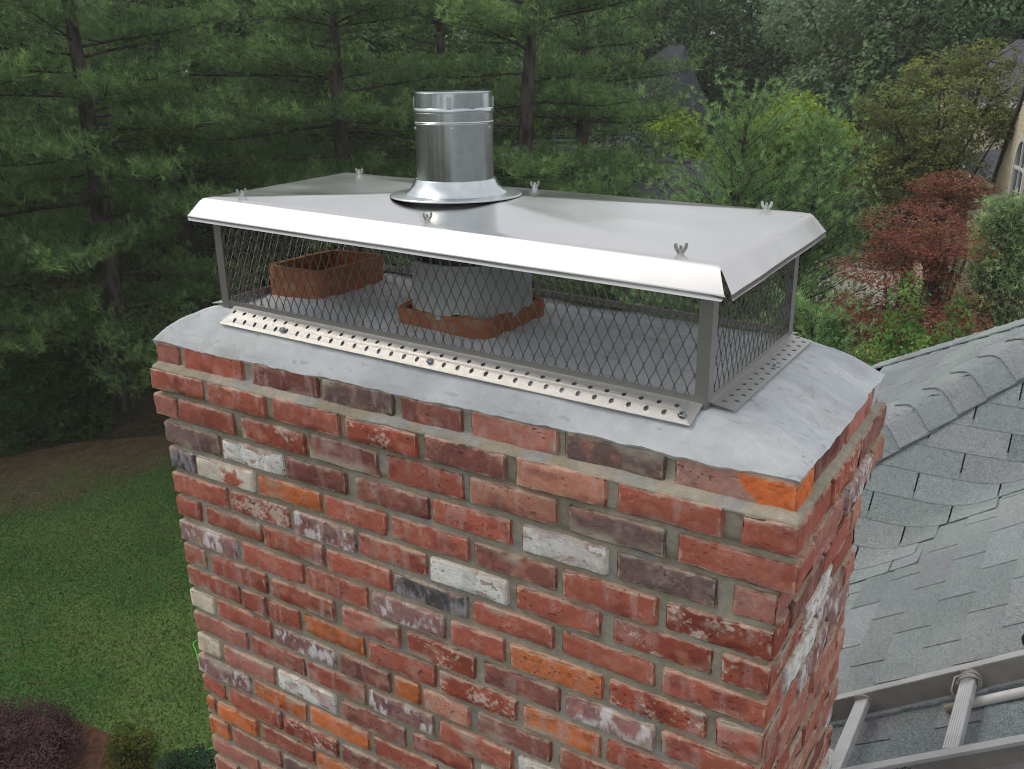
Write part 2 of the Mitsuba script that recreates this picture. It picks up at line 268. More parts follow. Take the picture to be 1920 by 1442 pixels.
# ------------------------------------------------------------------ the chimney
W, D, H = 1.521, 0.614, 0.0675
ch = thing('brick_chimney', 'old red brick chimney stack with grey mortar crown, in the foreground', 'chimney')
ROWOFF = {1: (.021, -.019, .010, -.006), 2: (.017, .010, .025, .012), 3: (.016, .0045, .029, .012)}   # left, front, right, back
DZ = {1: -.004, 2: .003, 3: .004}
ROWS = {
1: [(-0.021, 0.063, 'P'), (0.084, 0.283, 'R'), (0.313, 0.516, 'D'), (0.53, 0.723, 'K'), (0.743, 0.893, 'D'), (0.914, 1.104, 'P'), (1.118, 1.31, 'K'), (1.328, 1.531, 'X')],
2: [(-0.019, 0.172, 'R'), (0.187, 0.378, 'R'), (0.402, 0.598, 'R'), (0.617, 0.803, 'B'), (0.82, 1.009, 'D'), (1.032, 1.217, 'F'), (1.238, 1.425, 'R'), (1.457, 1.546, 'R')],
3: [(-0.024, 0.057, 'P'), (0.068, 0.261, 'R'), (0.286, 0.486, 'B'), (0.497, 0.692, 'D'), (0.714, 0.908, 'R'), (0.924, 1.118, 'F'), (1.139, 1.327, 'K'), (1.349, 1.55, 'R')],
4: [(-0.006, 0.195, 'K'), (0.205, 0.405, 'W'), (0.417, 0.595, 'D'), (0.622, 0.818, 'D'), (0.826, 1.014, 'R'), (1.038, 1.218, 'W'), (1.235, 1.42, 'K'), (1.447, 1.53, 'P')],
5: [(-0.003, 0.09, 'C'), (0.101, 0.3, 'U'), (0.313, 0.513, 'O'), (0.524, 0.7, 'R'), (0.713, 0.911, 'R'), (0.925, 1.112, 'D'), (1.126, 1.317, 'R'), (1.331, 1.522, 'B')],
6: [(-0.002, 0.198, 'R'), (0.211, 0.405, 'B'), (0.423, 0.607, 'M'), (0.617, 0.804, 'R'), (0.813, 1.003, 'W'), (1.022, 1.206, 'R'), (1.231, 1.42, 'B'), (1.437, 1.524, 'B')],
7: [(-0.001, 0.089, 'R'), (0.11, 0.305, 'R'), (0.315, 0.507, 'R'), (0.518, 0.703, 'R'), (0.713, 0.905, 'C'), (0.918, 1.106, 'R'), (1.124, 1.316, 'R'), (1.33, 1.52, 'R')],
8: [(0.0, 0.209, 'M'), (0.226, 0.433, 'R'), (0.443, 0.632, 'R'), (0.647, 0.843, 'M'), (0.86, 0.993, 'R'), (1.006, 1.214, 'O'), (1.227, 1.417, 'B'), (1.436, 1.522, 'R')],
9: [(0.001, 0.082, 'R'), (0.107, 0.305, 'R'), (0.322, 0.524, 'R'), (0.551, 0.717, 'P'), (0.74, 0.92, 'B'), (0.941, 1.121, 'D'), (1.135, 1.321, 'M'), (1.336, 1.52, 'R')],
10: [(-0.003, 0.197, 'R'), (0.212, 0.293, 'R'), (0.304, 0.406, 'R'), (0.422, 0.610, 'O'), (0.623, 0.812, 'R'), (0.824, 1.02, 'B'), (1.035, 1.212, 'O'), (1.225, 1.423, 'R'), (1.439, 1.52, 'R')],
11: [(-0.002, 0.089, 'T'), (0.1, 0.298, 'R'), (0.31, 0.513, 'M'), (0.531, 0.681, 'D'), (0.693, 0.766, 'O'), (0.777, 0.901, 'F'), (0.921, 1.1, 'D'), (1.122, 1.322, 'R'), (1.34, 1.52, 'R')],
12: [(-0.001, 0.203, 'P'), (0.216, 0.405, 'R'), (0.417, 0.601, 'R'), (0.614, 0.801, 'M'), (0.819, 1.008, 'R'), (1.023, 1.208, 'W'), (1.231, 1.414, 'R'), (1.428, 1.521, 'R')],
13: [(0.0, 0.093, 'T'), (0.104, 0.293, 'P'), (0.306, 0.503, 'W'), (0.522, 0.715, 'D'), (0.735, 0.904, 'R'), (0.923, 1.093, 'W'), (1.107, 1.30, 'R'), (1.315, 1.52, 'R')],
14: [(-0.007, 0.193, 'M'), (0.209, 0.397, 'O'), (0.410, 0.602, 'O'), (0.616, 0.804, 'R'), (0.82, 1.002, 'R'), (1.016, 1.21, 'D'), (1.224, 1.415, 'R'), (1.43, 1.52, 'P')],
15: [(-0.005, 0.086, 'R'), (0.103, 0.298, 'R'), (0.311, 0.496, 'B'), (0.508, 0.69, 'D'), (0.705, 0.90, 'R'), (0.914, 1.11, 'M'), (1.125, 1.31, 'R'), (1.325, 1.52, 'R')],
16: [(0.0, 0.034, 'O'), (0.046, 0.199, 'O'), (0.215, 0.407, 'R'), (0.419, 0.598, 'O'), (0.612, 0.80, 'R'), (0.815, 1.0, 'R'), (1.015, 1.21, 'R'), (1.225, 1.42, 'B'), (1.435, 1.52, 'R')],
17: [(0.0, 0.08, 'O'), (0.091, 0.280, 'P'), (0.293, 0.48, 'K'), (0.494, 0.69, 'R'), (0.705, 0.90, 'R'), (0.915, 1.11, 'R'), (1.125, 1.31, 'W'), (1.325, 1.52, 'R')],
18: [(-0.004, 0.183, 'P'), (0.195, 0.379, 'P'), (0.393, 0.58, 'R'), (0.594, 0.79, 'D'), (0.805, 1.0, 'R'), (1.015, 1.21, 'R'), (1.225, 1.42, 'R'), (1.435, 1.52, 'R')],
}
_bs = [0]
def brick_mesh(lo, hi, cls, along, fine=True):
    """one worn brick between the corners lo and hi; along: 0 if its length runs along x, 1 along y"""
    _bs[0] += 1; seed = _bs[0]
    lo, hi = np.array(lo, float), np.array(hi, float)
    r = 0.0034
    V, F, N, E = rounded_box(hi - lo, r, ((6, 2, 2) if along == 0 else (2, 6, 2)) if fine else ((1, 0, 0) if along == 0 else (0, 1, 0)))
    P = V + (lo + hi) / 2
    q = P + seed * 1.37
    amp = (meshkit.fbm(q * 24, 3, seed) - 0.5) * 0.0065
    chip = np.clip(meshkit.fbm(q * 38, 2, seed + 3) - 0.47, 0, 1) * 0.034 * (1 + .8 * (E >= 3))
    P = P + N * (amp - np.where(E >= 2, chip + 0.0012, chip * 0.15))[:, None]
    ang = rng.normal(0, 0.006)                                  # laid a touch out of level
    c = (lo + hi) / 2
    d = P - c; P[:, 2] += d[:, along] * ang
    sz = hi - lo
    lx = np.clip(V[:, along] / sz[along] + 0.5, 0, 1); ly = np.clip(V[:, 2] / sz[2] + 0.5, 0, 1)
    uv = np.c_[BC[cls] + 0.05 + 0.9 * lx, seed + 0.05 + 0.9 * ly]
    return TM(P, F), uv
stuff_m, stuff_uv = [], []
def put_brick(lo, hi, cls, along, shown=True):
    m, uv = brick_mesh(lo, hi, cls, along, shown)
    if shown: add(ch + '__brick', m, 'mat_brick', smooth=True, uv=uv)
    else: stuff_m.append(m); stuff_uv.append(uv)
MIX = list('RRRRRRDDKOPPMMBFRR')
SIDE = list('RRRPPPMMMFFWRDB')
NR = 27
for r in range(1, NR + 1):
    ol, of, orr, ob = ROWOFF.get(r, (0, 0, 0, 0))
    zt = -(r - 1) * H + DZ.get(r, 0); zb = zt - 0.0545 + rng.normal(0, .0012)
    xl, xr, yf, yb = -ol, W + orr, -of, D + ob
    row = ROWS.get(r)
    if row is None:
        row, x = [], xl
        first = .095 if r % 2 else .2
        while x < xr - .03:
            L = first if not row else .197
            e = min(x + L, xr)
            if xr - e < .06: e = xr
            row.append((x, e, MIX[rng.integers(len(MIX))])); x = e + .013
    shown = r <= 19
    n = len(row)
    for i, (a, b, c) in enumerate(row):
        jit = rng.normal(0, .0016)
        dy = 0.094
        if i == n - 1: b = xr
        if i == 0: a = min(a, xl)
        if i in (0, n - 1) and (b - a) < 0.13: dy = 0.197       # a header in front is a stretcher round the corner
        put_brick((a, yf + jit, zb + rng.normal(0, .0012)), (b, yf + dy, zt + rng.normal(0, .0012)), c, 0 if b - a > .12 else (0 if dy < .1 else 0), shown)
        if i == n - 1: yr = yf + dy + .013
        if i == 0: yl = yf + dy + .013
    # right face (in view) and left face
    for side in (1, 0):
        y = yr if side else yl
        while y < yb - .03:
            e = min(y + .197, yb)
            if yb - e < .07: e = yb
            j = rng.normal(0, .003)
            cl = SIDE[rng.integers(len(SIDE))]
            if side: put_brick((xr - .094, y, zb), (xr + j, e, zt), cl, 1 if e - y > .1 else 0, r <= 18)
            else: put_brick((xl + j, y, zb), (xl + .094, e, zt), cl, 1 if e - y > .1 else 0, False)
            y = e + .013
    x = xl + .10
    while x < xr - .12:
        e = min(x + .197, xr - .10)
        put_brick((x, yb - .094, zb), (e, yb, zt), MIX[rng.integers(len(MIX))], 0, False); x = e + .013
k = add(ch + '__brick_stuff', join(stuff_m), 'mat_brick', smooth=True, uv=np.vstack(stuff_uv)); labels[k] = {'label': 'bricks of the hidden faces and of the stack lower down', 'kind': 'stuff'}

# mortar: the body of the stack, recessed between the bricks, with the weathered ledge on top of the corbel
zs, off = [], []
def level(z, o): zs.append(z); off.append(o)
o1, o2, o3 = [np.array(ROWOFF[i]) for i in (1, 2, 3)]; o4 = np.zeros(4)
rec = .0080
for z in np.linspace(-.007, -.050, 6): level(z, o1 - rec)
level(-.0535, o1 - .004); level(-.058, o1 * .45 + o2 * .55 - .003); level(-.0615, o2 - .0055); level(-.066, o2 - .004); level(-.070, o2 - .0075)
for z in np.linspace(-.076, -.116, 5): level(z, o2 - rec)
level(-.122, np.minimum(o2, o3) - .012); level(-.130, np.minimum(o2, o3) - .008)
for z in np.linspace(-.136, -.182, 5): level(z, o3 - rec)
level(-.190, np.minimum(o3, o4) - .012); level(-.198, o4 - .0085)
z = -.204
while z > -1.95: level(z, o4 - .0085); z -= .0075
zs, off = np.array(zs), np.array(off)
nf, ns = 150, 64
rings = []
for zz, o in zip(zs, off):
    l, f_, r_, b_ = o
    xl, xr, yf, yb = -l, W + r_, -f_, D + b_
    fr = np.linspace(0, 1, nf, endpoint=False); sr = np.linspace(0, 1, ns, endpoint=False)
    ring = np.vstack([np.c_[xl + (xr - xl) * fr, np.full(nf, yf)], np.c_[np.full(ns, xr), yf + (yb - yf) * sr], np.c_[xr - (xr - xl) * fr, np.full(nf, yb)], np.c_[np.full(ns, xl), yb - (yb - yf) * sr]])
    rings.append(np.c_[ring, np.full(len(ring), zz)])
Rg = np.array(rings)
nr = np.vstack([np.tile([0, -1, 0], (nf, 1)), np.tile([1, 0, 0], (ns, 1)), np.tile([0, 1, 0], (nf, 1)), np.tile([-1, 0, 0], (ns, 1))]).astype(float)
dsp = (meshkit.fbm(Rg * 40, 3, 1) - .5) * .0065 + (meshkit.fbm(Rg * 9, 2, 2) - .5) * .005
Rg = Rg + nr[None] * dsp[..., None]
Rg[..., 2] += (meshkit.fbm(Rg * 14, 2, 8) - .5) * .006
m = TM(Rg.transpose(1, 0, 2).reshape(-1, 3), grid_faces(Rg.shape[1], Rg.shape[0], wrap=True)[:, ::-1])
add(ch + '__mortar', m, 'mat_mortar', smooth=True)
add(ch + '__shaft', boxm((.012, .012, G - .2), (W - .012, D - .012, -1.93)), 'mat_mortar')

# crown: a trowelled wash of cement, its plane tilted with the cap that stands on it
cx, cy, Z0, Z1, TX, TY = 0.7533, 0.3325, 0.080, 0.3302, -0.0233, 0.0109
SX0, SX1, SY0, SY1 = 0.1583, 1.3483, 0.0932, 0.5717
def tilt(v):
    v = np.array(v, float); v[..., 2] += TX * (v[..., 0] - cx) + TY * (v[..., 1] - cy); return v
TL = (.158, .345, .222, .470)        # left flue tile x0 x1 y0 y1
TR = (.602, .852, .172, .422)        # right flue tile
def crown_h0(x, y):
    e = np.minimum.reduce([(y - .016) / .078, (.622 - y) / .055, (x + .024) / .182, (1.534 - x) / .186])
    e = np.clip(e, 0, None)
    f = np.where(e < 1, 1 - (1 - np.clip(e, 0, 1)) ** 1.9, 1.0)
    pl = Z0 - .003 + TX * (x - cx) + TY * (y - cy)
    def near(t):
        d = np.hypot(np.maximum(np.maximum(t[0] - x, x - t[1]), 0), np.maximum(np.maximum(t[2] - y, y - t[3]), 0)); return np.exp(-(d / .06) ** 2)
    bump_ = .016 * near(TL) + .014 * near(TR)
    return f * (pl + bump_ * np.clip(e - 1, 0, 1))
xs_, ys_ = np.linspace(-.0245, 1.5345, 282), np.linspace(.0165, .624, 112)
X, Y = np.meshgrid(xs_, ys_, indexing='ij')
edge_n = .5 * meshkit.fbm(np.stack([X * 5 + 4, Y * 5, X * 0], -1), 2, 14) + .5 * meshkit.fbm(np.stack([X * 26, Y * 26, X * 0], -1), 4, 4) - .5
Zc = crown_h0(X, Y)
tro = (meshkit.fbm(np.stack([X * 9, Y * 30, X * 0], -1), 4, 6) - .5) * .008 + np.abs(meshkit.fbm(np.stack([X * 6 + 2, Y * 22, X * 0 + 2], -1), 3, 9) - .5) * -.012
inside = np.minimum.reduce([Y - .0165, .624 - Y, X + .0245, 1.5345 - X])
w = np.clip(inside / .03, 0, 1)
Zc = Zc + tro * (0.25 + .75 * w)
Zc = Zc - .001 - .005 * np.clip(1 - inside / .008, 0, 1) ** 2 * (0.4 + 4.0 * edge_n)
Pc = np.stack([X, Y, Zc], -1)
# ragged plan edge
Pc[..., 1] += np.clip(1 - (Y - .0165) / .02, 0, 1) * ((meshkit.fbm(np.stack([X * 6.5, Y * 0, X * 0 + 5], -1), 6, 3) - .5) * .009)
Pc[..., 0] += np.clip(1 - (1.5345 - X) / .02, 0, 1) * ((meshkit.fbm(np.stack([Y * 16, Y * 0, X * 0 + 7], -1), 4, 3) - .5) * .012)
F = grid_faces(*X.shape)
inT = lambda t, g: (X > t[0] + g) & (X < t[1] - g) & (Y > t[2] + g) & (Y < t[3] - g)
hole = (inT(TL, .014) | inT(TR, .014)).ravel()
F = F[~hole[F].any(1)]
# skirt
def skirt(idx, out):
    a = Pc[idx]; b = a + np.array(out); n = len(a); return TM(np.vstack([a, b]), np.vstack([np.c_[np.arange(n - 1), np.arange(1, n), np.arange(1, n) + n], np.c_[np.arange(n - 1), np.arange(1, n) + n, np.arange(n - 1) + n]]))
crown = join([TM(Pc.reshape(-1, 3), F), skirt(np.s_[:, 0], (0, .012, -.012)), skirt(np.s_[-1, :], (-.012, 0, -.012)), skirt(np.s_[0, :], (.012, 0, -.012)), skirt(np.s_[:, -1], (0, -.012, -.012))])
k = add(ch + '__crown', crown, 'mat_crown', smooth=50); labels[k] = {'label': 'pale grey trowelled cement crown'}

def tile_mesh(t, zt, z_bot, th=.016, rad=.035, wav=0.0):
    c = sbox(t[0] + rad, t[2] + rad, t[1] - rad, t[3] - rad)
    outer = np.array(c.buffer(rad, quad_segs=8).exterior.coords)[:-1]; inner = np.array(c.buffer(rad - th, quad_segs=8).exterior.coords)[:-1]
    def dens(r, n=160):
        r2 = np.vstack([r, r[:1]]); s = np.r_[0, np.cumsum(np.linalg.norm(np.diff(r2, axis=0), axis=1))]; u = np.linspace(0, s[-1], n, endpoint=False)
        return np.c_[np.interp(u, s, r2[:, 0]), np.interp(u, s, r2[:, 1])]
    ctr = np.array([(t[0] + t[1]) / 2, (t[2] + t[3]) / 2])
    outer, inner = dens(outer), dens(inner)
    # same start and winding: sort by angle
    so = lambda r: r[np.argsort(np.arctan2(*(r - ctr).T[::-1]))]
    outer, inner = so(outer), so(inner)
    rt = zt + (meshkit.fbm(np.c_[outer * 30, outer[:, 0] * 0], 3, 2) - .5) * wav
    rings = [np.c_[outer, np.full(len(outer), z_bot)], np.c_[outer, rt - .003], np.c_[outer * .985 + ctr * .015, rt], np.c_[inner * .99 + outer * .01, rt], np.c_[inner, rt - .003], np.c_[inner, np.full(len(inner), z_bot - .3)]]
    R_ = np.array(rings); n = R_.shape[1]
    m = TM(R_.transpose(1, 0, 2).reshape(-1, 3), grid_faces(n, len(rings), wrap=True))
    return m, inner
m, inn = tile_mesh(TL, .163, .02, wav=.003)
k = add(ch + '__flue_tile', m, 'mat_clay', smooth=40); labels[k] = {'label': 'open square terracotta flue tile under the cap'}
m, _ = tile_mesh(TR, .124, .02, wav=.007)
k = add(ch + '__flue_tile', m, 'mat_clay', smooth=40); labels[k] = {'label': 'low terracotta flue tile under the round grey liner collar'}
add(ch + '__flue_bottom', boxm((TL[0] + .012, TL[2] + .012, -.42), (TL[1] - .012, TL[3] - .012, -.40)), 'mat_soot')
LX, LY = .724, .305
a_ = np.arange(96) * 2 * np.pi / 96
low = .118 + (meshkit.fbm(np.c_[np.cos(a_) * 3, np.sin(a_) * 3, a_ * 0], 3, 5) - .5) * .035
ringsL = [(np.full(96, 0.131 + .004 * (meshkit.noise(np.c_[a_ * 4, a_, a_], 4))), low), (np.full(96, .130), np.full(96, .150)), (np.full(96, .129), np.full(96, .214)), (np.full(96, .132), np.full(96, .216)), (np.full(96, .132), np.full(96, .226)), (np.full(96, .122), np.full(96, .226)), (np.full(96, .121), np.full(96, .12)), (np.full(96, .02), np.full(96, .12))]
v = np.array([np.c_[LX + r * np.cos(a_), LY + r * np.sin(a_), z] for r, z in ringsL])
k = add(ch + '__flue_liner', TM(v.transpose(1, 0, 2).reshape(-1, 3), grid_faces(96, len(ringsL), wrap=True)), 'mat_liner', smooth=40); labels[k] = {'label': 'round grey liner collar set on the right flue tile'}

# ------------------------------------------------------------------ the cap
cap = thing('chimney_cap', 'stainless steel chimney cap with mesh sides and a shallow hipped lid', 'chimney cap')
def frame_to(m): m = m.copy(); m.vertices = tilt(m.vertices); return m
# expanded metal screens
def screen(o, u, L, z0, z1):
    o, u = np.array(o, float), np.array(u, float); nrm = np.cross(u, [0, 0, 1])
    px, pz = .0234, .0508
    nx = int(round(L / (px / 2))); hx = L / nx; hz = pz / 2
    segs = []
    nz = int((z1 - z0) / hz) + 1
    for j in range(nz):
        for i in range(nx + 1):
            if (i + j) % 2 == 0:
                for s in (-1, 1):
                    if 0 <= i + s <= nx: segs.append((i * hx, z0 + j * hz - .006, (i + s) * hx, z0 + (j + 1) * hz - .006))
    S = np.array(segs)
    A = S[:, :2].copy(); B = S[:, 2:].copy()
    up = np.clip((z1 - A[:, 1]) / (B[:, 1] - A[:, 1]), 0, 1); B = A + (B - A) * up[:, None]
    d = B - A; l = np.linalg.norm(d, axis=1, keepdims=True); ok = l[:, 0] > .004; A, B, d, l = A[ok], B[ok], d[ok], l[ok]
    d = d / l; pn = np.c_[-d[:, 1], d[:, 0]]
    wv = .00070; tk = .0007
    # a slight S in each strand, three points
    t = np.array([0, .2, .8, 1.0]); bend = np.array([0, .0004, -.0004, 0])
    pts = A[:, None] + (B - A)[:, None] * t[None, :, None] + pn[:, None] * bend[None, :, None] * np.sign(d[:, :1])[:, None]
    V = []
    for sw, st in ((-1, -1), (1, -1), (1, 1), (-1, 1)):
        q = pts + pn[:, None] * (sw * wv)
        V.append(o + q[..., :1] * u + np.array([0, 0, 1.0]) * q[..., 1:] + nrm * (st * tk + np.sign(d[:, :1])[:, None] * .0005))
    V = np.stack(V, 2)                           # n, 4 pts, 4 corners, 3
    n = len(V); base = (np.arange(n) * 16)[:, None]
    f = []
    for a in range(3):
        for c in range(4):
            p0, p1, p2, p3 = a * 4 + c, a * 4 + (c + 1) % 4, (a + 1) * 4 + (c + 1) % 4, (a + 1) * 4 + c
            f += [[p0, p1, p2], [p0, p2, p3]]
    Fm = (base[:, :, None] + np.array(f)[None]).reshape(-1, 3)
    body = TM(V.reshape(-1, 3), Fm)
    kn = []
    for j in range(1, nz):
        for i in range(nx + 1):
            if (i + j) % 2 == 0 and z0 + j * hz < z1: kn.append(frame_box(o + u * (i * hx) + np.array([0, 0, z0 + j * hz - .006]), u, nrm, np.array([0, 0, 1.0]), .0026, .0024, .0075))
    return join([body] + kn)
for nm, o, u, L in (('front', (SX0, SY0, 0), (1, 0, 0), SX1 - SX0), ('right', (SX1, SY0, 0), (0, 1, 0), SY1 - SY0), ('back', (SX1, SY1, 0), (-1, 0, 0), SX1 - SX0), ('left', (SX0, SY1, 0), (0, -1, 0), SY1 - SY0)):
    add(cap + '__mesh_screen', frame_to(screen(o, u, L, Z0 + .004, Z1 - .004)), 'mat_mesh')
    o, u = np.array(o, float), np.array(u, float); nrm = np.cross(u, [0, 0, 1.0])
    # solid band along the foot, its lower edge turned out as the perforated flange
    band = frame_box(o + u * L / 2 + np.array([0, 0, Z0 + .0065]) + nrm * .0012, u, nrm, np.array([0, 0, 1.0]), L, .0012, .015)
    add(cap + '__foot_band', frame_to(band), 'mat_post')
    fw = .046
    ext0 = {'front': (.062, -.004), 'right': (.012, -.004), 'back': (0, 0), 'left': (0, 0)}[nm]
    a0, a1 = (-ext0[0] + .10 if nm == 'front' else ext0[0]), L + ext0[1]
    holes = []
    s = a0 + .020; i = 0
    while s < a1 - .012:
        holes.append(Point(s, .0185 if i % 2 == 0 else .0345).buffer(.0045, quad_segs=4)); s += .0165; i += 1
    teeth = [(a0, -.0005)]
    s = a0
    while s < a1 - .009: teeth += [(s + .0005, -.0005), (s + .0005, -.0045), (s + .0045, -.0045), (s + .0045, -.0005)]; s += .009
    poly = Polygon(teeth + [(a1, 0), (a1 - .004, fw), (a0 - .004, fw)])
    for h_ in holes: poly = poly.difference(h_)
    m = trimesh.creation.extrude_polygon(poly, .0014, engine='earcut')
    v = m.vertices.copy()
    P3 = o + u * v[:, :1] + nrm * (v[:, 1:2] + .002)
    xx, yy = P3[:, 0], P3[:, 1]
    zz = np.maximum(crown_h0(xx, yy) + .0055, Z0 + TX * (xx - cx) + TY * (yy - cy) - .004 - .55 * np.clip(v[:, 1], 0, None) * (1 if nm in ('front',) else .12))
    zz = np.where(v[:, 1] < -.0006, Z0 + TX * (xx - cx) + TY * (yy - cy) + .002, zz)
    P3[:, 2] = zz + v[:, 2]
    P3 -= nrm * np.where(v[:, 1:2] < -.0006, -.003, 0)
    m = TM(P3, m.faces); k = add(cap + '__base_flange', m, 'mat_steel')
    # screws through the flange
    for t_ in ({'front': (.165, .52, .98), 'right': (.55,), 'back': (.3, .7), 'left': (.5,)}[nm]):
        q = o + u * (a0 + (a1 - a0) * t_) + nrm * .036; q[2] = max(crown_h0(q[0], q[1]) + .006, Z0 + TX * (q[0] - cx) + TY * (q[1] - cy) - .022 * (1 if nm == 'front' else .2)) + .001
        add(cap + '__screw', join([lathe([(0, .0), (.0085, .0), (.0085, .0015), (.006, .002), (.0055, .0055), (0, .006)], q, 12)]), 'mat_galvanised', smooth=35)
# corner posts: folded angles
for (px_, py_, sx, sy) in ((SX0, SY0, 1, 1), (SX1, SY0, -1, 1), (SX1, SY1, -1, -1), (SX0, SY1, 1, -1)):
    zt = Z1 - .001; zb = Z0 - .006
    a = boxm((min(px_ - sx * .002, px_ + sx * .020), min(py_ - sy * .0030, py_ - sy * .0016), zb), (max(px_ - sx * .002, px_ + sx * .020), max(py_ - sy * .0030, py_ - sy * .0016), zt))
    b = boxm((min(px_ - sx * .0030, px_ - sx * .0016), min(py_ - sy * .0016, py_ + sy * .024), zb), (max(px_ - sx * .0030, px_ - sx * .0016), max(py_ - sy * .0016, py_ + sy * .024), zt))
    add(cap + '__corner_post', frame_to(join([a, b])), 'mat_post')
# lid
Q = np.array([[.150, .080], [1.368, .056], [1.352, .618], [.104, .590]])          # front-left, front-right, back-right, back-left
PX, PY, PR = .668, .332, .099
def bil(s, t): return (1 - s)[..., None] * (1 - t)[..., None] * Q[0] + s[..., None] * (1 - t)[..., None] * Q[1] + s[..., None] * t[..., None] * Q[2] + (1 - s)[..., None] * t[..., None] * Q[3]
s0, t0, PEAK = .445, .50, .0215
sg = np.unique(np.r_[np.linspace(0, 1, 121), s0]); tg = np.unique(np.r_[np.linspace(0, 1, 61), t0])
S_, T_ = np.meshgrid(sg, tg, indexing='ij')
XY = bil(S_, T_)
kx = np.maximum((s0 - S_) / s0, (S_ - s0) / (1 - s0)); ky = np.maximum((t0 - T_) / t0, (T_ - t0) / (1 - t0))
lev = -0.009 * np.log(np.exp(-(1 - kx) / .009) + np.exp(-(1 - ky) / .009)); lev = np.clip(lev, 0, None)
rim = np.minimum(np.minimum(S_, 1 - S_) * 1.2, np.minimum(T_, 1 - T_) * .54)
dent = (meshkit.fbm(np.concatenate([XY * 5.5, XY[..., :1] * 0], -1), 2, 12) - .5) * .0020 * np.clip(rim / .08, 0, 1)
Zl = Z1 + PEAK * lev - .0018 * np.clip(1 - rim / .012, 0, 1) ** 2 + dent
top = np.concatenate([XY, Zl[..., None]], -1)
Fl = grid_faces(*S_.shape)
hol = (np.hypot(XY[..., 0] - PX, XY[..., 1] - PY) < .091).ravel(); Fl = Fl[~hol[Fl].any(1)]
m = join([TM(top.reshape(-1, 3), Fl), TM(top.reshape(-1, 3) - [0, 0, .0011], Fl[:, ::-1])])
k = add(cap + '__lid', frame_to(m), 'mat_lid', smooth=60); labels[k] = {'label': 'flat creased steel lid'}
prof = [(0, 0, 0), (.004, -.0025, .2), (.010, -.0085, .3), (.031, -.0365, .9), (.0325, -.0395, 1.0), (.0315, -.042, .93), (.0335, -.0475, .80)]
Zq = Z1 - .0018
nl = 60
for i in range(4):
    A, B = Q[i], Q[(i + 1) % 4]
    d = (B - A) / np.linalg.norm(B - A); nrm = np.array([d[1], -d[0]])
    rows_ = []
    for (o_, z_, e_) in prof:
        ext = .0265 * e_
        s = np.linspace(0, 1, nl)
        q = A + nrm * o_ - d * ext + (B - A + 2 * d * ext) * s[:, None]
        wob = (meshkit.noise(np.c_[q * 11, np.full(nl, i)], 3) - .5) * .003 * (o_ / .033)
        rows_.append(np.c_[q + nrm * wob[:, None], np.full(nl, Zq + z_)])
    R_ = np.array(rows_)
    m = TM(R_.transpose(1, 0, 2).reshape(-1, 3), grid_faces(nl, len(prof)))
    inner = m.copy(); inner.vertices = inner.vertices - np.r_[nrm * .0010, .0004]
    inner.faces = inner.faces[:, ::-1]
    k = add(cap + '__lid_skirt', frame_to(join([m, inner])), 'mat_lid', smooth=50)
def wing_nut(p, rot):
    p = np.array(p, float)
    body = lathe([(0, 0), (.0072, 0), (.0072, .001), (.005, .002), (.0044, .0075), (.003, .008), (.0028, .015), (0, .0155)], p, 14)
    ms = [body]
    for s in (-1, 1):
        ol = Polygon([(.003, .002), (.006, .0025), (.0125, .011), (.0145, .018), (.013, .0225), (.0095, .022), (.0075, .014), (.0035, .009)]).buffer(.0012).buffer(-.0004)
        w_ = trimesh.creation.extrude_polygon(ol, .0022, engine='earcut'); v = w_.vertices
        c, s_ = math.cos(rot), math.sin(rot)
        v = v * .8; q = np.c_[s * v[:, 0] * c - (v[:, 2] - .0009) * s_, s * v[:, 0] * s_ + (v[:, 2] - .0009) * c, v[:, 1]] + p
        ms.append(TM(q, w_.faces if s > 0 else w_.faces[:, ::-1]))
    return join(ms)
for (bx, by, rot) in ((.231, .118, 1.2), (.195, .548, .1), (.712, .588, .9), (1.272, .586, .3), (1.294, .083, .8), (.771, .096, 1.3)):
    add(cap + '__wing_nut', frame_to(wing_nut((bx, by, Z1 + .0015), rot)), 'mat_nut', smooth=35)

# ------------------------------------------------------------------ vent pipe through the lid
vp = thing('vent_pipe', 'round galvanised metal vent pipe with flared storm collar rising through the cap', 'vent pipe')
c0 = (PX, PY, 0); KR = .842
def vlathe(p, c, seg): return lathe([(r_ * KR, z_) for r_, z_ in p], c, seg)
add(vp + '__outer_pipe', vlathe([(.0985, .16), (.0985, .5225), (.0965, .5235), (.0965, .30)], c0, 96), 'mat_galvanised', smooth=30)
prof_b = [(.0992, .498), (.1004, .4995), (.1004, .5015), (.0990, .503), (.0988, .5195), (.1016, .521), (.1020, .5245), (.1008, .528), (.0978, .530), (.0965, .559), (.0976, .5605), (.0972, .562), (.0955, .562), (.0955, .50)]
add(vp + '__top_coupling', vlathe(prof_b, c0, 96), 'mat_galvanised', smooth=30)
for a in (-1.05, -.45, .6, 2.2, 3.6):
    c, s_ = math.cos(a), math.sin(a)
    add(vp + '__lock_tab', frame_box(np.array([PX + .0832 * c, PY + .0832 * s_, .541]), np.array([c, s_, 0]), np.array([-s_, c, 0]), np.array([0, 0, 1.0]), .0035, .009, .022), 'mat_galvanised')
for a in (-1.0, .15, 1.3, 2.6, 4.0):
    c, s_ = math.cos(a), math.sin(a)
    add(vp + '__rivet', lathe([(.0028, -.001), (.0028, .001), (.001, .002), (0, .002)], (0, 0, 0), 10).apply_transform(np.array([[0, -s_, c, PX + .0832 * c], [0, c, s_, PY + .0832 * s_], [1.0, 0, 0, .490], [0, 0, 0, 1]])), 'mat_steel')
add(vp + '__inner_pipe', vlathe([(.080, .20), (.080, .553), (.079, .5545), (.078, .553), (.078, .20)], c0, 80), 'mat_galvanised', smooth=30)
CXc = .663
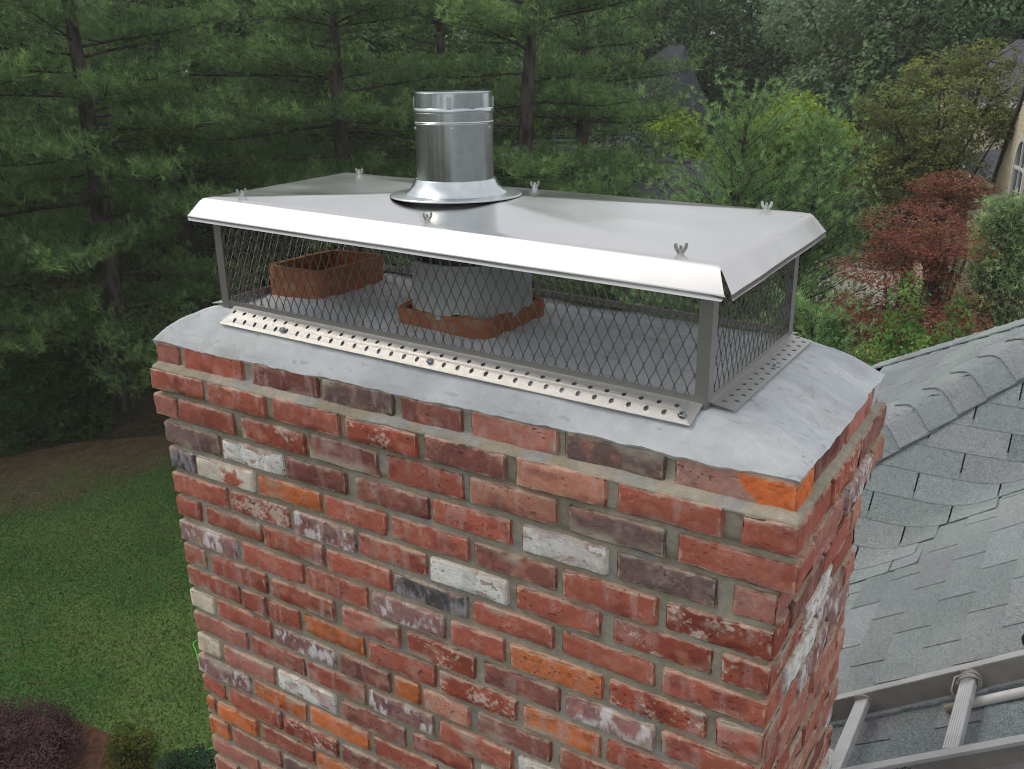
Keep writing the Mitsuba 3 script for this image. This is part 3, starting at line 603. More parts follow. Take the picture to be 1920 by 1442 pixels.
col = [(.0995, .3745), (.1010, .3765), (.1035, .3735), (.109, .3635), (.1175, .3535), (.1265, .3480), (.1285, .3462), (.1650, .3440), (.1668, .3425), (.1660, .3405), (.1640, .3405), (.1280, .3435), (.10, .370)]
m = lathe([(r_ * .86, z_ + .0075) for r_, z_ in col], (PX, PY, 0), 96)
k = add(vp + '__storm_collar', m, 'mat_galvanised', smooth=30); labels[k] = {'label': 'flared galvanised storm collar'}

# ------------------------------------------------------------------ the house this chimney belongs to
SA, CA, SB, CB, CC = 0.735, -2.2705, 0.85, -3.184, -1.77
SE = 0.715
YE0 = 3.70; XE0 = 1.63
CE = SA * XE0 + CC + SE * YE0                      # z = CE - SE*y on the slope beyond the far hip
zA = lambda x, y: SA * x + CA
zB = lambda x, y: SB * y + CB
zC = lambda x, y: SA * x + CC
zE = lambda x, y: CE - SE * y
house = thing('house', 'grey shingled house roof with a small hipped bay beside the chimney', 'house')
def smin(a, b, k): return -k * np.log(np.exp(-a / k) + np.exp(-b / k))
def inframe(P, mg=40):
    q = np.atleast_2d(P) - CAM; z = q @ FWD; x = 960 + 1691.4 * (q @ RIGHT) / z; y = 721 + 1691.4 * (q @ DOWN) / z
    return (z > .1) & (x > 1380 - mg) & (x < 1920 + mg) & (y > 540) & (y < 1442 + mg)
_sh = [0]
def tab(key, surf, e0, eu, ev, lu, lv, nu, nv, lift0, lift1, th=.0045, shown=True, bag=None):
    """a shingle tab: from plan point e0, along eu (up the slope, plan length lu) and ev (across, lv); lies on surf(x, y)"""
    _sh[0] += 1
    u, v = np.meshgrid(np.linspace(0, 1, nu), np.linspace(0, 1, nv), indexing='ij')
    P = e0 + u[..., None] * lu * eu + v[..., None] * lv * ev
    wob = (meshkit.noise(np.concatenate([P * 7, u[..., None] * 0], -1), 5) - .5) * .0035
    z = surf(P[..., 0], P[..., 1]) + lift0 * (1 - u) + lift1 * u + wob
    topv = np.concatenate([P, z[..., None]], -1).reshape(-1, 3); bot = topv - [0, 0, th]
    f = grid_faces(nu, nv)
    if np.cross(np.r_[eu, 0], np.r_[ev, 0])[2] < 0: f = f[:, ::-1]
    n = nu * nv
    idx = np.arange(n).reshape(nu, nv)
    loop = np.r_[idx[0, :], idx[1:, -1], idx[-1, -2::-1], idx[-2:0:-1, 0]]
    l2 = np.roll(loop, -1)
    side = np.vstack([np.c_[loop, l2, l2 + n], np.c_[loop, l2 + n, loop + n]])
    m = TM(np.vstack([topv, bot]), np.vstack([f, f[:, ::-1] + n, side]))
    uv = np.c_[np.full(2 * n, _sh[0] + .5), np.zeros(2 * n)]
    if shown: return add(key, m, 'mat_shingle', uv=uv)
    bag.append((m, uv))
ex, ey = np.array([1.0, 0]), np.array([0, 1.0])
# decks
def deck(surf, poly, th=.03, dz=-.006):
    v, f = trimesh.creation.triangulate_polygon(poly, engine='earcut')
    z = surf(v[:, 0], v[:, 1]) + dz
    return join([TM(np.c_[v, z], f), TM(np.c_[v, z - th], f[:, ::-1])])
CO = sbox(-.05, -.06, W + .02, D + .01)
slope_a = add(house + '__roof_slope', deck(zA, sbox(1.0, -5, 5.2, 3.6).difference(CO)), 'mat_underlay'); labels[slope_a] = {'label': 'main grey shingle slope under the ladder'}
hipx = lambda y: (zB(0, y) - CC) / SA
pB = Polygon([(.85, 2.0), (2.6, 2.0), (2.6, (zC(2.6, 0) - CB) / SB), (.85, (zC(.85, 0) - CB) / SB)])
slope_b = add(house + '__roof_slope', deck(lambda x, y: np.minimum(zB(x, y), zC(x, y)), Polygon([(.85, 2.15), (3.4, 2.15), (3.4, 3.2), (1.86, 3.2), (.85, 2.36)])), 'mat_underlay'); labels[slope_b] = {'label': 'short slope below the near hip, facing the ladder'}
slope_c = add(house + '__roof_slope', deck(lambda x, y: np.minimum(np.minimum(zC(x, y), zB(x, y)), zE(x, y)), Polygon([(.86, 2.40), (1.86, 3.24), (1.9, 3.36), (.86, 4.5)])), 'mat_underlay'); labels[slope_c] = {'label': 'paler shingle slope between the two hips'}
add(house + '__wall', boxm((1.62, .75, G - .1), (9, 3.9, -1.45)), 'mat_wall')
add(house + '__eave_board', boxm((.985, D + .06, zA(1.0, 0) - .17), (1.0, 3.6, zA(1.0, 0) - .012)), 'mat_trim')
bag = []
eA, tA = .122 / math.hypot(1, SA), .307
# main slope: courses run along y, tabs staggered by half
x0A, y0A = 1.618, 1.967
for c in range(-6, 30):
    for j in range(-14, 24):
        v0 = j + (.5 if c % 2 else 0)
        xa = x0A + c * eA; yh = y0A - v0 * tA; yl = yh - tA
        if xa < 1.0 or yl > 2.95 or yl < -4.8 or xa > 5.0: continue
        if zB(0, yl) > zA(xa + .05, 0) + .03: continue
        if CO.contains(Point(xa + eA * .7, yl + tA * .5)): continue
        cen = np.array([[xa + eA / 2, yl + tA / 2, zA(xa + eA / 2, 0)]])
        lv = tA - .0065
        if zB(0, yh) > zA(xa + .05, 0) + .05: lv = min(lv, max(.02, (zA(xa + .05, 0) + .14 - CB) / SB - yl))
        tab(slope_a + '__shingle', zA, np.array([xa, yl + .003]), ex, ey, eA + .022, lv, 2, 2, .0085, .0015, shown=bool(inframe(cen)[0]), bag=bag)
# slope facing the ladder: courses run along x, their ends turned up onto the main slope in the valley
eB, tB = .099, .303
xB0, yB0 = 1.247, 2.257
surfB = lambda x, y: np.minimum(-smin(-zB(x, y), -(zA(x, y) + .005), .03), zC(x, y))
ends = {-2: .30, -1: .16, 0: .10, 1: .17, 2: .15, 3: .24, 4: .22, 5: .24, 6: .2, 7: .2}
for c in range(-2, 8):
    yb_ = yB0 + c * eB
    xv = (zB(0, yb_ + .05) - CA) / SA + ends.get(c, .15)       # a little way up the main slope
    xh = max(.85, (zB(0, yb_ + .02) - CC) / SA - .10)
    for j in range(-6, 9):
        xa = xB0 + (j + (.5 if c % 2 == 0 else 0)) * tB
        a, b = max(xa, xh), min(xa + tB, xv)
        if b - a < .03: continue
        tab(slope_b + '__shingle', surfB, np.array([a + .003, yb_]), ey, ex, eB + .03, b - a - .0065, 3, 9, .0065, .0015)
# slope between the hips: parallel to the main one, higher
eC, tC = .118 / math.hypot(1, SA), .306
surfC = lambda x, y: smin(smin(zC(x, y), zB(x, y), .004), zE(x, y), .004)
x0C, y0C = 1.212, 2.93
for c in range(-3, 9):
    for j in range(-8, 8):
        v0 = j + (.5 if c % 2 else 0)
        xa = x0C + c * eC; yh = y0C - v0 * tC; yl = yh - tC
        lo = max(yl, (zC(xa, 0) - CB) / SB - .05); hi = min(yh, (CE - zC(xa, 0)) / SE + .03)
        if hi - lo < .03 or xa < .86: continue
        tab(slope_c + '__shingle', surfC, np.array([xa, lo + .003]), ex, ey, eC + .022, hi - lo - .0065, 2, 7, .0085, .0015)
m = join([b_[0] for b_ in bag]); k = add(slope_a + '__shingle_stuff', m, 'mat_shingle', uv=np.vstack([b_[1] for b_ in bag])); labels[k] = {'label': 'shingles of the main slope outside the picture', 'kind': 'stuff'}
# hip caps
def hip_caps(p0, p1, fa, fb, half, n, lift=.015):
    p0, p1 = np.array(p0), np.array(p1); L = np.linalg.norm(p1 - p0); d = (p1 - p0) / L; nn = np.array([d[1], -d[0]])
    surf = lambda x, y: smin(fa(x, y), fb(x, y), .035) + .014
    st = L / n
    for i in range(n):
        tab(house + '__hip_cap_shingle', surf, p0 + d * st * i - nn * half, d, nn, st + .045, 2 * half, 3, 17, lift, .001, th=.0065)
hy = lambda x: (zC(x, 0) - CB) / SB
ey_ = lambda x: (CE - zC(x, 0)) / SE
xa_ = (SB * (CE - CC) / SE + CB - CC) / (SA + SA * SB / SE)     # where the hips meet
hip_caps((.93, hy(.93)), (xa_, hy(xa_)), zC, zB, .138, 11)
hip_caps((.90, ey_(.90)), (xa_, ey_(xa_)), zC, zE, .150, 12, .007)
zr = zC(xa_, 0)
tabs_ridge = lambda x, y: np.minimum(zB(x, y), zE(x, y)) + .012
add(house + '__bay_back_slope', deck(lambda x, y: np.minimum(zE(x, y), zC(x, y)) , Polygon([(.86, ey_(.86)), (xa_, ey_(xa_)), (3.4, ey_(xa_)), (3.4, 5.2), (.86, 5.2)])), 'mat_shingle', uv=None)
hip_caps((xa_ + .02, hy(xa_)), (3.4, hy(xa_)), lambda x, y: zB(x, y), lambda x, y: zE(x, y), .15, 12)

# ------------------------------------------------------------------ ladder lying on the main slope
lad = thing('ladder', 'aluminium ladder lying on the grey shingles behind the chimney, with a wheeled roof hook', 'ladder')
es = np.array([1, 0, SA]) / math.hypot(1, SA); en = np.array([-SA, 0, 1]) / math.hypot(1, SA); eyy = np.array([0, 1.0, 0])
def LP(x, y, h): return np.array([x, y, zA(x, y)]) + en * h
YR1, YR2, HB, HT = 1.005, .655, .022, .086
def rail(y, sgn):
    c = LP(2.45, y, 0); L = 3.6
    web = frame_box(c + en * (HB + HT) / 2, es, eyy, en, L, .0030, HT - HB - .006)
    fl1 = frame_box(c + en * (HT - .0015) + eyy * sgn * .011, es, eyy, en, L, .026, .0035)
    fl2 = frame_box(c + en * (HB + .0015) + eyy * sgn * .011, es, eyy, en, L, .026, .0035)
    lip = frame_box(c + en * (HT - .005) + eyy * sgn * .0235, es, eyy, en, L, .0028, .0065)
    return web, join([fl1, fl2, lip])
for y, sg in ((YR1, 1), (YR2, -1)):
    wb, fl = rail(y, sg)
    k = add(lad + '__rail', fl, 'mat_aluminium'); add(k + '__web', wb, 'mat_rail_web')
hm = (HB + HT) / 2 + .006
for i in range(-2, 9):
    x = 1.561 + i * .3048 / math.hypot(1, SA)
    if x > 4.1: break
    pr_ = Polygon([(-.018, .012), (.018, .012), (.020, .008), (.015, -.010), (.009, -.014), (-.009, -.014), (-.015, -.010), (-.020, .008)])
    ridg = [(-.018 + k_ * .003, .012 + (.0012 if k_ % 2 else 0)) for k_ in range(13)]
    pr_ = Polygon(ridg + [(.020, .008), (.015, -.010), (.009, -.014), (-.009, -.014), (-.015, -.010), (-.020, .008)])
    m = trimesh.creation.extrude_polygon(pr_, YR1 - YR2 - .003, engine='earcut'); v = m.vertices
    c = LP(x, YR2 + .0015, hm)
    m = TM(c + v[:, :1] * es + v[:, 1:2] * en + v[:, 2:] * eyy, m.faces[:, ::-1])
    k = add(lad + '__rung', m, 'mat_aluminium')
    for y, sg in ((YR1 - .0045, -1), (YR2 + .0045, 1)):
        rg = lathe([(.013, -.003), (.027, -.003), (.028, 0), (.027, .003), (.013, .003)], (0, 0, 0), 24)
        R = np.eye(4); R[:3, 0], R[:3, 1], R[:3, 2], R[:3, 3] = es, -en, eyy, LP(x, y, hm - .001)
        rg.apply_transform(R); add(k + '__ferrule', rg, 'mat_rail_web', smooth=35)
# webbing strap knotted round the second rung beside the rail
sx_ = 1.561 + .3048 / math.hypot(1, SA)
loops = []
for j, yo in enumerate((-.026, -.017, -.034)):
    a_ = np.linspace(0, 2 * np.pi, 25); rr_ = .0225 + .0022 * j
    loops.append(tube(np.array([LP(sx_, YR1 + yo + .007 * math.sin(t_ + j), hm) + es * rr_ * 1.05 * math.cos(t_) + en * rr_ * .86 * math.sin(t_) for t_ in a_]), .0042, 6))
loops.append(tube(np.array([LP(sx_ - .006, YR1 - .022, hm + .020), LP(sx_ - .020, YR1 - .030, hm + .024), LP(sx_ - .034, YR1 - .052, hm + .004), LP(sx_ - .036, YR1 - .060, hm - .02)]), .0036, 6))
k = add(lad + '__strap', join(loops), 'mat_rail_web', smooth=True); labels[k] = {'label': 'worn grey webbing tied round a rung'}
# roof hook: a pole under the ladder, a bracket and a wheel
pa, pb = LP(1.742, .955, .010), LP(3.2, .955, .012)
add(lad + '__hook_pole', tube([pa + en * .008, pb + en * .008], .0125, 14), 'mat_pole', smooth=40)
wc = LP(1.947, 1.040, .096)
m = lathe([(.006, -.0085), (.019, -.0085), (.0255, -.005), (.0265, 0), (.0255, .005), (.019, .0085), (.006, .0085)], (0, 0, 0), 32)
R = np.eye(4); R[:3, 0], R[:3, 1], R[:3, 2], R[:3, 3] = es, -en, eyy, wc; m.apply_transform(R)
kw = add(lad + '__hook_wheel', m, 'mat_rubber', smooth=35)
m = lathe([(0, -.011), (.009, -.011), (.010, 0), (.009, .011), (0, .011)], (0, 0, 0), 20); m.apply_transform(R); add(kw + '__hub', m, 'mat_aluminium', smooth=35)
br = join([frame_box(wc - en * .022 + es * .006 - eyy * .0125, es, eyy, en, .016, .003, .058), frame_box(wc - en * .022 + es * .006 + eyy * .0125, es, eyy, en, .016, .003, .058), frame_box(wc - en * .052 + es * .012 - eyy * .012, es, eyy, en, .055, .030, .010)])
add(lad + '__hook_bracket', br, 'mat_rail_web')
# paper label on the near rail, too worn to read
lc = LP(1.700, YR2 - .0023, .053)
kst = add(lad + '__sticker', frame_box(lc, es, eyy, en, .085, .0006, .040), 'mat_sticker')
bars = []
r2 = np.random.default_rng(3)
x = -.034
while x < -.008:
    wd = r2.choice([.0008, .0012, .0018]); bars.append(frame_box(lc + es * x + en * .006 - eyy * .0005, es, eyy, en, wd, .0004, .016)); x += wd + r2.choice([.0009, .0014])
for (x, z, a, l) in ((.006, .009, .9, .014), (.012, .004, -.7, .012), (.018, .008, .2, .012), (.023, .005, 1.2, .013), (.030, .007, -1.0, .012), (.034, .004, .6, .010)):
    bars.append(frame_box(lc + es * x + en * z - eyy * .0005, es * math.cos(a) + en * math.sin(a), eyy, -es * math.sin(a) + en * math.cos(a), l, .0004, .0022))
add(kst + '__print', join(bars), 'mat_ink')
# ------------------------------------------------------------------ vegetation
def unit(v): return v / (np.linalg.norm(v, axis=-1, keepdims=True) + 1e-12)
def needles(P, Dr, R, k, length, width, col, spread=.9, jit=.12):
    """k thin needle triangles at each tuft P pointing round the direction Dr"""
    n = len(P)
    d = unit(Dr[:, None] + R.normal(0, spread, (n, k, 3)))
    b = P[:, None] + d * .01 + R.normal(0, .012, (n, k, 3))
    l = length * R.uniform(.6, 1.15, (n, k, 1))
    s = unit(np.cross(d, np.array([-.25, -.35, 1.0]) + R.normal(0, .5, (n, k, 3)))) * width * .5
    V = np.stack([b - s, b + s, b + d * l], 2).reshape(-1, 3)
    F_ = np.arange(len(V)).reshape(-1, 3)
    c = col[:, None] * (1 + R.normal(0, jit, (n, k, 1)))
    return V, F_, np.repeat(np.clip(c, 0.003, .9).reshape(-1, 3), 3, 0)
def leaves(P, N, R, size, col, aspect=.55, jit=.13):
    """one folded rhombic leaf (two triangles) at each point, facing roughly N"""
    n = len(P)
    N = unit(N + R.normal(0, .45, (n, 3)))
    a = unit(np.cross(N, R.normal(0, 1, (n, 3)))); b = np.cross(N, a)
    L = size * R.uniform(.65, 1.25, (n, 1))
    V = np.stack([P - a * L * .5, P + b * L * aspect * .5 + N * L * .08, P + a * L * .5, P - b * L * aspect * .5 + N * L * .08], 1)
    i = np.arange(n)[:, None] * 4
    F_ = np.vstack([np.c_[i, i + 1, i + 2], np.c_[i, i + 2, i + 3]])
    c = np.clip(col * (1 + R.normal(0, jit, (n, 1))), .003, .9)
    return V.reshape(-1, 3), F_, np.repeat(c, 4, 0)
def put_leaf(key, parts):
    V, F_, C_, o = [], [], [], 0
    for v, f, c in parts: V.append(v); F_.append(f + o); C_.append(c); o += len(v)
    return add(key, TM(np.vstack(V), np.vstack(F_)), 'mat_leaf', color=np.vstack(C_))
GREEN = np.array([.090, .165, .070]); TIP = np.array([.275, .405, .150])

def pine(label, base, height, crown_from, rmax, seed, whorl=1.38, per=6, step=.09, k=11, nlen=.18, nwid=.027, group=None, dead=0, young=False, lean=(0, 0), green=GREEN, tip=TIP, cat='pine tree', name='pine_tree', az=None):
    R = np.random.default_rng(seed)
    t = thing(name, label, cat, group)
    base = np.array([base[0], base[1], G - .1])
    zz = np.linspace(0, 1, 14)
    tr = base + np.c_[lean[0] * zz + .12 * np.sin(zz * 5 + seed), lean[1] * zz + .10 * np.cos(zz * 4 + seed), zz * height]
    r0 = .022 * height * (.45 if cat == 'spruce tree' else .85 if young else 1) + .03
    add(t + '__trunk', tube(tr, r0 * (1 - zz) ** .8 + (.004 if young else .015), 10), 'mat_bark', smooth=True)
    limbs, TP, TD, TC = [], [], [], []
    z = crown_from
    while z < height - (.04 if cat == 'spruce tree' else .15):
        f = (z - crown_from) / (height - crown_from)
        if cat == 'spruce tree': rad = rmax * (1 - f) ** .95 + .06
        elif young: rad = rmax * (1 - f) ** .75 * (0.55 + .45 * min(1, f * 6 + .3))
        else: rad = rmax * (1 - f) ** .55 * (.75 + .25 * min(1, f * 5))
        n = per + R.integers(-1, 2); a0 = R.uniform(0, 6.28)
        for i in range(n):
            a = a0 + i * 6.283 / n + R.normal(0, .25)
            L = rad * R.uniform(.62, 1.12)
            if L < (.05 if cat == 'spruce tree' else .25): continue
            hd = np.array([math.cos(a), math.sin(a), 0])
            s = np.linspace(0, 1, 9)
            sl = (-.12 + .45 * f if cat == 'spruce tree' else .25 + .75 * f if young else -.10 + .55 * f) + R.normal(0, .07)
            zc = z + R.normal(0, .12 if young else .38)
            o = np.array([np.interp(zc / height, zz, tr[:, 0]), np.interp(zc / height, zz, tr[:, 1]), base[2] + zc])
            droop = (.10 if young else .22) * L * s ** 2 * (1 - .3 * f) - .16 * L * s ** 4
            sw = R.normal(0, .10) * L * s ** 2; sd = np.array([-hd[1], hd[0], 0])
            pl = o + hd * (L * s)[:, None] + sd * sw[:, None] + np.array([0, 0, 1.0]) * (sl * L * s - droop)[:, None]
            limbs.append(tube(pl, np.maximum(.034 * L / 3 * (1 - s) ** .8, .004) + .003, 5, cap=False))
            # side twigs in the plane of the bough
            m = max(3, int(L * (4.0 if not young else 5.0 if cat == 'spruce tree' else 3.6)))
            for q in np.linspace(.22 if not young else .15, 1.0, m):
                p0 = np.array([np.interp(q, s, pl[:, c]) for c in range(3)])
                for sg in ((-1, 1) if q < .99 else (0,)):
                    l2 = (.30 + (.42 if not young else .30) * L * (1.05 - q) ** .8) * R.uniform(.6, 1.15)
                    if sg == 0: l2 = .35
                    an = a + sg * R.uniform(.65, 1.15)
                    td = np.array([math.cos(an), math.sin(an), R.uniform(-.02, .22) + (.35 if young and cat != 'spruce tree' else 0)])
                    kk = max(2, int(l2 / step))
                    u = (np.arange(kk) + R.uniform(.3, .9)) / kk
                    P = p0 + td * (u * l2)[:, None] + R.normal(0, .05, (kk, 3))
                    P[:, 2] += .10 * l2 * u ** 2 + R.uniform(-.03, .10 if young else .32, kk)
                    TP.append(P); TD.append(np.repeat([td * .8 + np.array([0, 0, .75])], kk, 0))
                    w = np.clip(.15 + .75 * u * q + R.normal(0, .15, kk), 0, 1)[:, None]
                    TC.append(green * (1 - w) + tip * w)
                    if L > 1.2 and R.random() < .6: limbs.append(tube(np.array([p0, p0 + td * l2 * .5, p0 + td * l2 * .9 + [0, 0, .05]]), np.array([.012, .008, .004]), 3, cap=False))
        z += whorl * R.uniform(.75, 1.3) * (.6 + .4 * (1 - f))
    for i in range(dead):
        zc = crown_from * R.uniform(.35, 1.0); a = R.uniform(0, 6.28); L = R.uniform(.8, 2.0)
        o = np.array([np.interp(zc / height, zz, tr[:, 0]), np.interp(zc / height, zz, tr[:, 1]), base[2] + zc]); s = np.linspace(0, 1, 5)
        limbs.append(tube(o + np.c_[np.cos(a) * L * s, np.sin(a) * L * s, -.25 * L * s + .2 * L * s ** 2], .018 * (1 - s) + .004, 4, cap=False))
    labels[add(t + '__limbs', join(limbs), 'mat_bark', smooth=True)] = {'label': 'bare boughs and twigs', 'kind': 'stuff'}
    TP, TD, TC = np.vstack(TP), np.vstack(TD), np.vstack(TC)
    cl = meshkit.fbm(TP * .8, 2, seed)[:, None]; c2 = meshkit.noise(TP * 3.2, seed + 1)[:, None]
    TC = TC * (.55 + .55 * cl + .60 * c2)
    put_leaf(t + '__needles', [needles(TP, TD, R, k, nlen, nwid, TC)])
    return t

def broadleaf(name, label, base, height, blobs, n, leaf, col, seed, cat='tree', group=None, trunk=.14, col2=None, layered=False, stems=1, gap=.42, fine=1.0, vertical=0.0):
    """blobs: (dx, dy, z, rx, ry, rz) ellipsoids of the crown, z above ground"""
    R = np.random.default_rng(seed)
    t = thing(name, label, cat, group)
    b0 = np.array([base[0], base[1], G - .1])
    B = np.array(blobs, float)
    limbs = []
    ztop = B[:, 2].mean()
    for k_ in range(stems):
        jit = R.normal(0, .25 if stems > 1 else .0, 2)
        limbs.append(tube(np.array([b0 + [jit[0], jit[1], 0], b0 + [jit[0] * 1.6 + .1, jit[1] * 1.6, ztop * .5], b0 + [jit[0] * 2.4, jit[1] * 2.4 + .1, ztop]]), np.array([trunk, trunk * .75, trunk * .4]) / math.sqrt(stems), 8))
    for b in B:
        e = b0 + b[:3] + [0, 0, .2 * b[5]]; s_ = b0 + np.array([0, 0, max(.3, min(b[2] * .55, ztop * .7))])
        limbs.append(tube(np.array([s_, s_ * .5 + e * .5 + R.normal(0, .08, 3) * b[3], e]), np.array([trunk * .45, trunk * .3, trunk * .12]), 5))
        for _ in range(4):
            q = e + R.normal(0, .5, 3) * b[3:]; limbs.append(tube(np.array([e - [0, 0, .3 * b[5]], q]), np.array([trunk * .16, trunk * .05]), 3, cap=False))
    add(t + '__trunk', join(limbs), 'mat_bark', smooth=True)
    vol = np.prod(B[:, 3:], 1) ** .72; pick = R.choice(len(B), n * 2, p=vol / vol.sum())
    d = unit(R.normal(0, 1, (n * 2, 3))); rr = R.uniform(0, 1, (n * 2, 1)) ** .33
    rr = np.where(R.random((n * 2, 1)) < .55, R.uniform(.78, 1.05, (n * 2, 1)), rr)
    ridge = 1 + .30 * (meshkit.fbm(d * 3.0 + pick[:, None] * 7.7, 3, seed) - .5)[:, None] * 2
    P = b0 + B[pick, :3] + d * rr * ridge * B[pick, 3:]
    keep = meshkit.fbm(P * (1.5 / max(.4, B[:, 3].mean())) * fine * 1.6, 3, seed + 2) > gap
    keep &= P[:, 2] > G + .05
    P, d, pick = P[keep][:n], d[keep][:n], pick[keep][:n]
    cl = meshkit.fbm(P * 1.6 / max(.5, B[:, 3].mean()), 3, seed + 5)[:, None]
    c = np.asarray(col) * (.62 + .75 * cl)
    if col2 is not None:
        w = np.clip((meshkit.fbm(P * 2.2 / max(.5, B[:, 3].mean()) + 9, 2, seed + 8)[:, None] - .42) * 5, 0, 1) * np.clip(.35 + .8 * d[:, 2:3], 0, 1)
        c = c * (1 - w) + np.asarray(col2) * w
    N = d * .6 + [0, 0, .75 if not layered else 1.4]
    N = N * (1 - vertical) + unit(np.c_[d[:, :2], d[:, 2:] * .1]) * vertical
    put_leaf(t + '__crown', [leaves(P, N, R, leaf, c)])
    return t
def blobs_round(seed, r, z, n=9, flat=.75, spread=.75):
    R = np.random.default_rng(seed); out = [(0, 0, z, r * .72, r * .72, r * .72 * flat)]
    for i in range(n):
        a = i * 6.283 / n + R.uniform(-.3, .3); q = R.uniform(.45, 1.0) * spread * r; zz = z + R.uniform(-.65, .75) * r * flat
        w = r * R.uniform(.30, .50); out.append((q * math.cos(a), q * math.sin(a), zz, w, w, w * R.uniform(.65, .95)))
    out.append((R.normal(0, .1) * r, R.normal(0, .1) * r, z + r * flat * .85, r * .42, r * .42, r * .34))
    return out

# the big white pines at the left and in the middle
pine('tall dark pine with a thick bare trunk behind the left end of the cap', (-18.5, 11.7), 13.2, 2.1, 5.4, 11, dead=4, lean=(.2, 0))
pine('tall pine at the left edge whose boughs reach in over the lawn', (-18.6, 7.2), 13.0, 4.2, 4.6, 12, dead=3)
pine('tall pine with a slim grey trunk, second behind the left end of the cap', (-22.0, 16.8), 13.8, 4.4, 5.0, 13, dead=3, k=10)
pine('tall pine straight behind the vent pipe', (-16.6, 18.6), 13.4, 4.2, 5.0, 14, dead=3, k=10)
pine('tall pine with a long dark limb, just right of the vent pipe', (-11.6, 20.2), 13.4, 4.9, 5.6, 15, dead=3, k=11, lean=(.4, 0))
# younger pines right of the middle
NG, NT = np.array([.145, .260, .110]), np.array([.310, .470, .180])
pine('young bushy pine behind the right half of the cap lid', (-4.5, 17.2), 7.7, .9, 3.5, 21, young=True, whorl=.42, per=7, step=.11, k=14, nlen=.125, nwid=.0135, green=NG, tip=NT)
pine('young soft pine with pale upright shoots between the cap and the olive tree', (-3.3, 18.2), 7.4, .8, 2.2, 22, young=True, whorl=.40, per=7, step=.11, k=14, nlen=.125, nwid=.0135, green=NG, tip=NT * 1.1)
pine('bushy young pine just right of the storm collar', (-8.2, 18.6), 5.7, .8, 3.0, 23, young=True, whorl=.42, per=7, step=.115, k=14, nlen=.125, nwid=.014, green=NG * .9, tip=NT * .85)
pine('small pine with a pale leading shoot beside the right corner of the cap', (-1.45, 12.2), 5.0, .6, 1.45, 24, young=True, whorl=.30, per=7, step=.085, k=10, nlen=.12, nwid=.013, green=NG, tip=NT)
# dark pines further in, seen between the others
for i, (x, y) in enumerate([(-27, 12.5), (-27, 19.5), (-24, 24.5), (-19.5, 27), (-30, 26), (-14.5, 29), (-25.5, 6.5), (-32, 17)]):
    pine('tall pine in the dark wood behind the front pines', (x, y), 14, 1.6, 5.0, 40 + i, whorl=.95, step=.25, k=8, nlen=.26, nwid=.05, group='pines in the dark wood')

# spruce and the shrubs along the right
SG, ST = np.array([.120, .200, .110]), np.array([.46, .56, .26])
pine('blue green spruce standing against the tan house at the right edge', (.72, 15.65), 6.05, .25, 1.3, 31, young=True, whorl=.20, per=10, step=.062, k=8, nlen=.085, nwid=.020, green=SG, tip=ST, cat='spruce tree', name='spruce_tree')
AG, AT = (.115, .245, .072), (.250, .400, .110)
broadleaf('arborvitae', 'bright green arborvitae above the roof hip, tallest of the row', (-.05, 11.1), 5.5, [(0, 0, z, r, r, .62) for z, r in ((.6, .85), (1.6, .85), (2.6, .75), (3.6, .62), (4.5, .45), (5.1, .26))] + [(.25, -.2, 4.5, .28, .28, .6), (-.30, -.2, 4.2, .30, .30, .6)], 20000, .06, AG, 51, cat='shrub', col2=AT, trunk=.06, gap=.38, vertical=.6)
broadleaf('arborvitae', 'lower bright green arborvitae beside the spruce', (.56, 11.0), 5.2, [(0, 0, z, r, r, .6) for z, r in ((.6, .75), (1.6, .75), (2.6, .66), (3.6, .55), (4.4, .38), (4.9, .22))] + [(-.25, -.2, 4.3, .26, .26, .5)], 16000, .06, (.105, .225, .066), 52, cat='shrub', col2=AT, trunk=.06, gap=.38, vertical=.6)
broadleaf('arborvitae', 'dark green arborvitae behind the back corner of the chimney crown', (-.72, 10.1), 4.9, [(0, 0, z, r, r, .6) for z, r in ((.6, .8), (1.6, .8), (2.6, .7), (3.6, .52), (4.3, .34), (4.6, .2))], 15000, .06, (.060, .130, .045), 53, cat='shrub', col2=(.07, .14, .035), trunk=.06, gap=.38, vertical=.6)
broadleaf('shrub', 'dark leafy shrub low between the arborvitae and the red maple', (-2.3, 15.0), 3.4, blobs_round(54, 1.3, 2.0), 7000, .09, (.040, .085, .030), 54, cat='shrub', col2=(.07, .13, .04), trunk=.06)

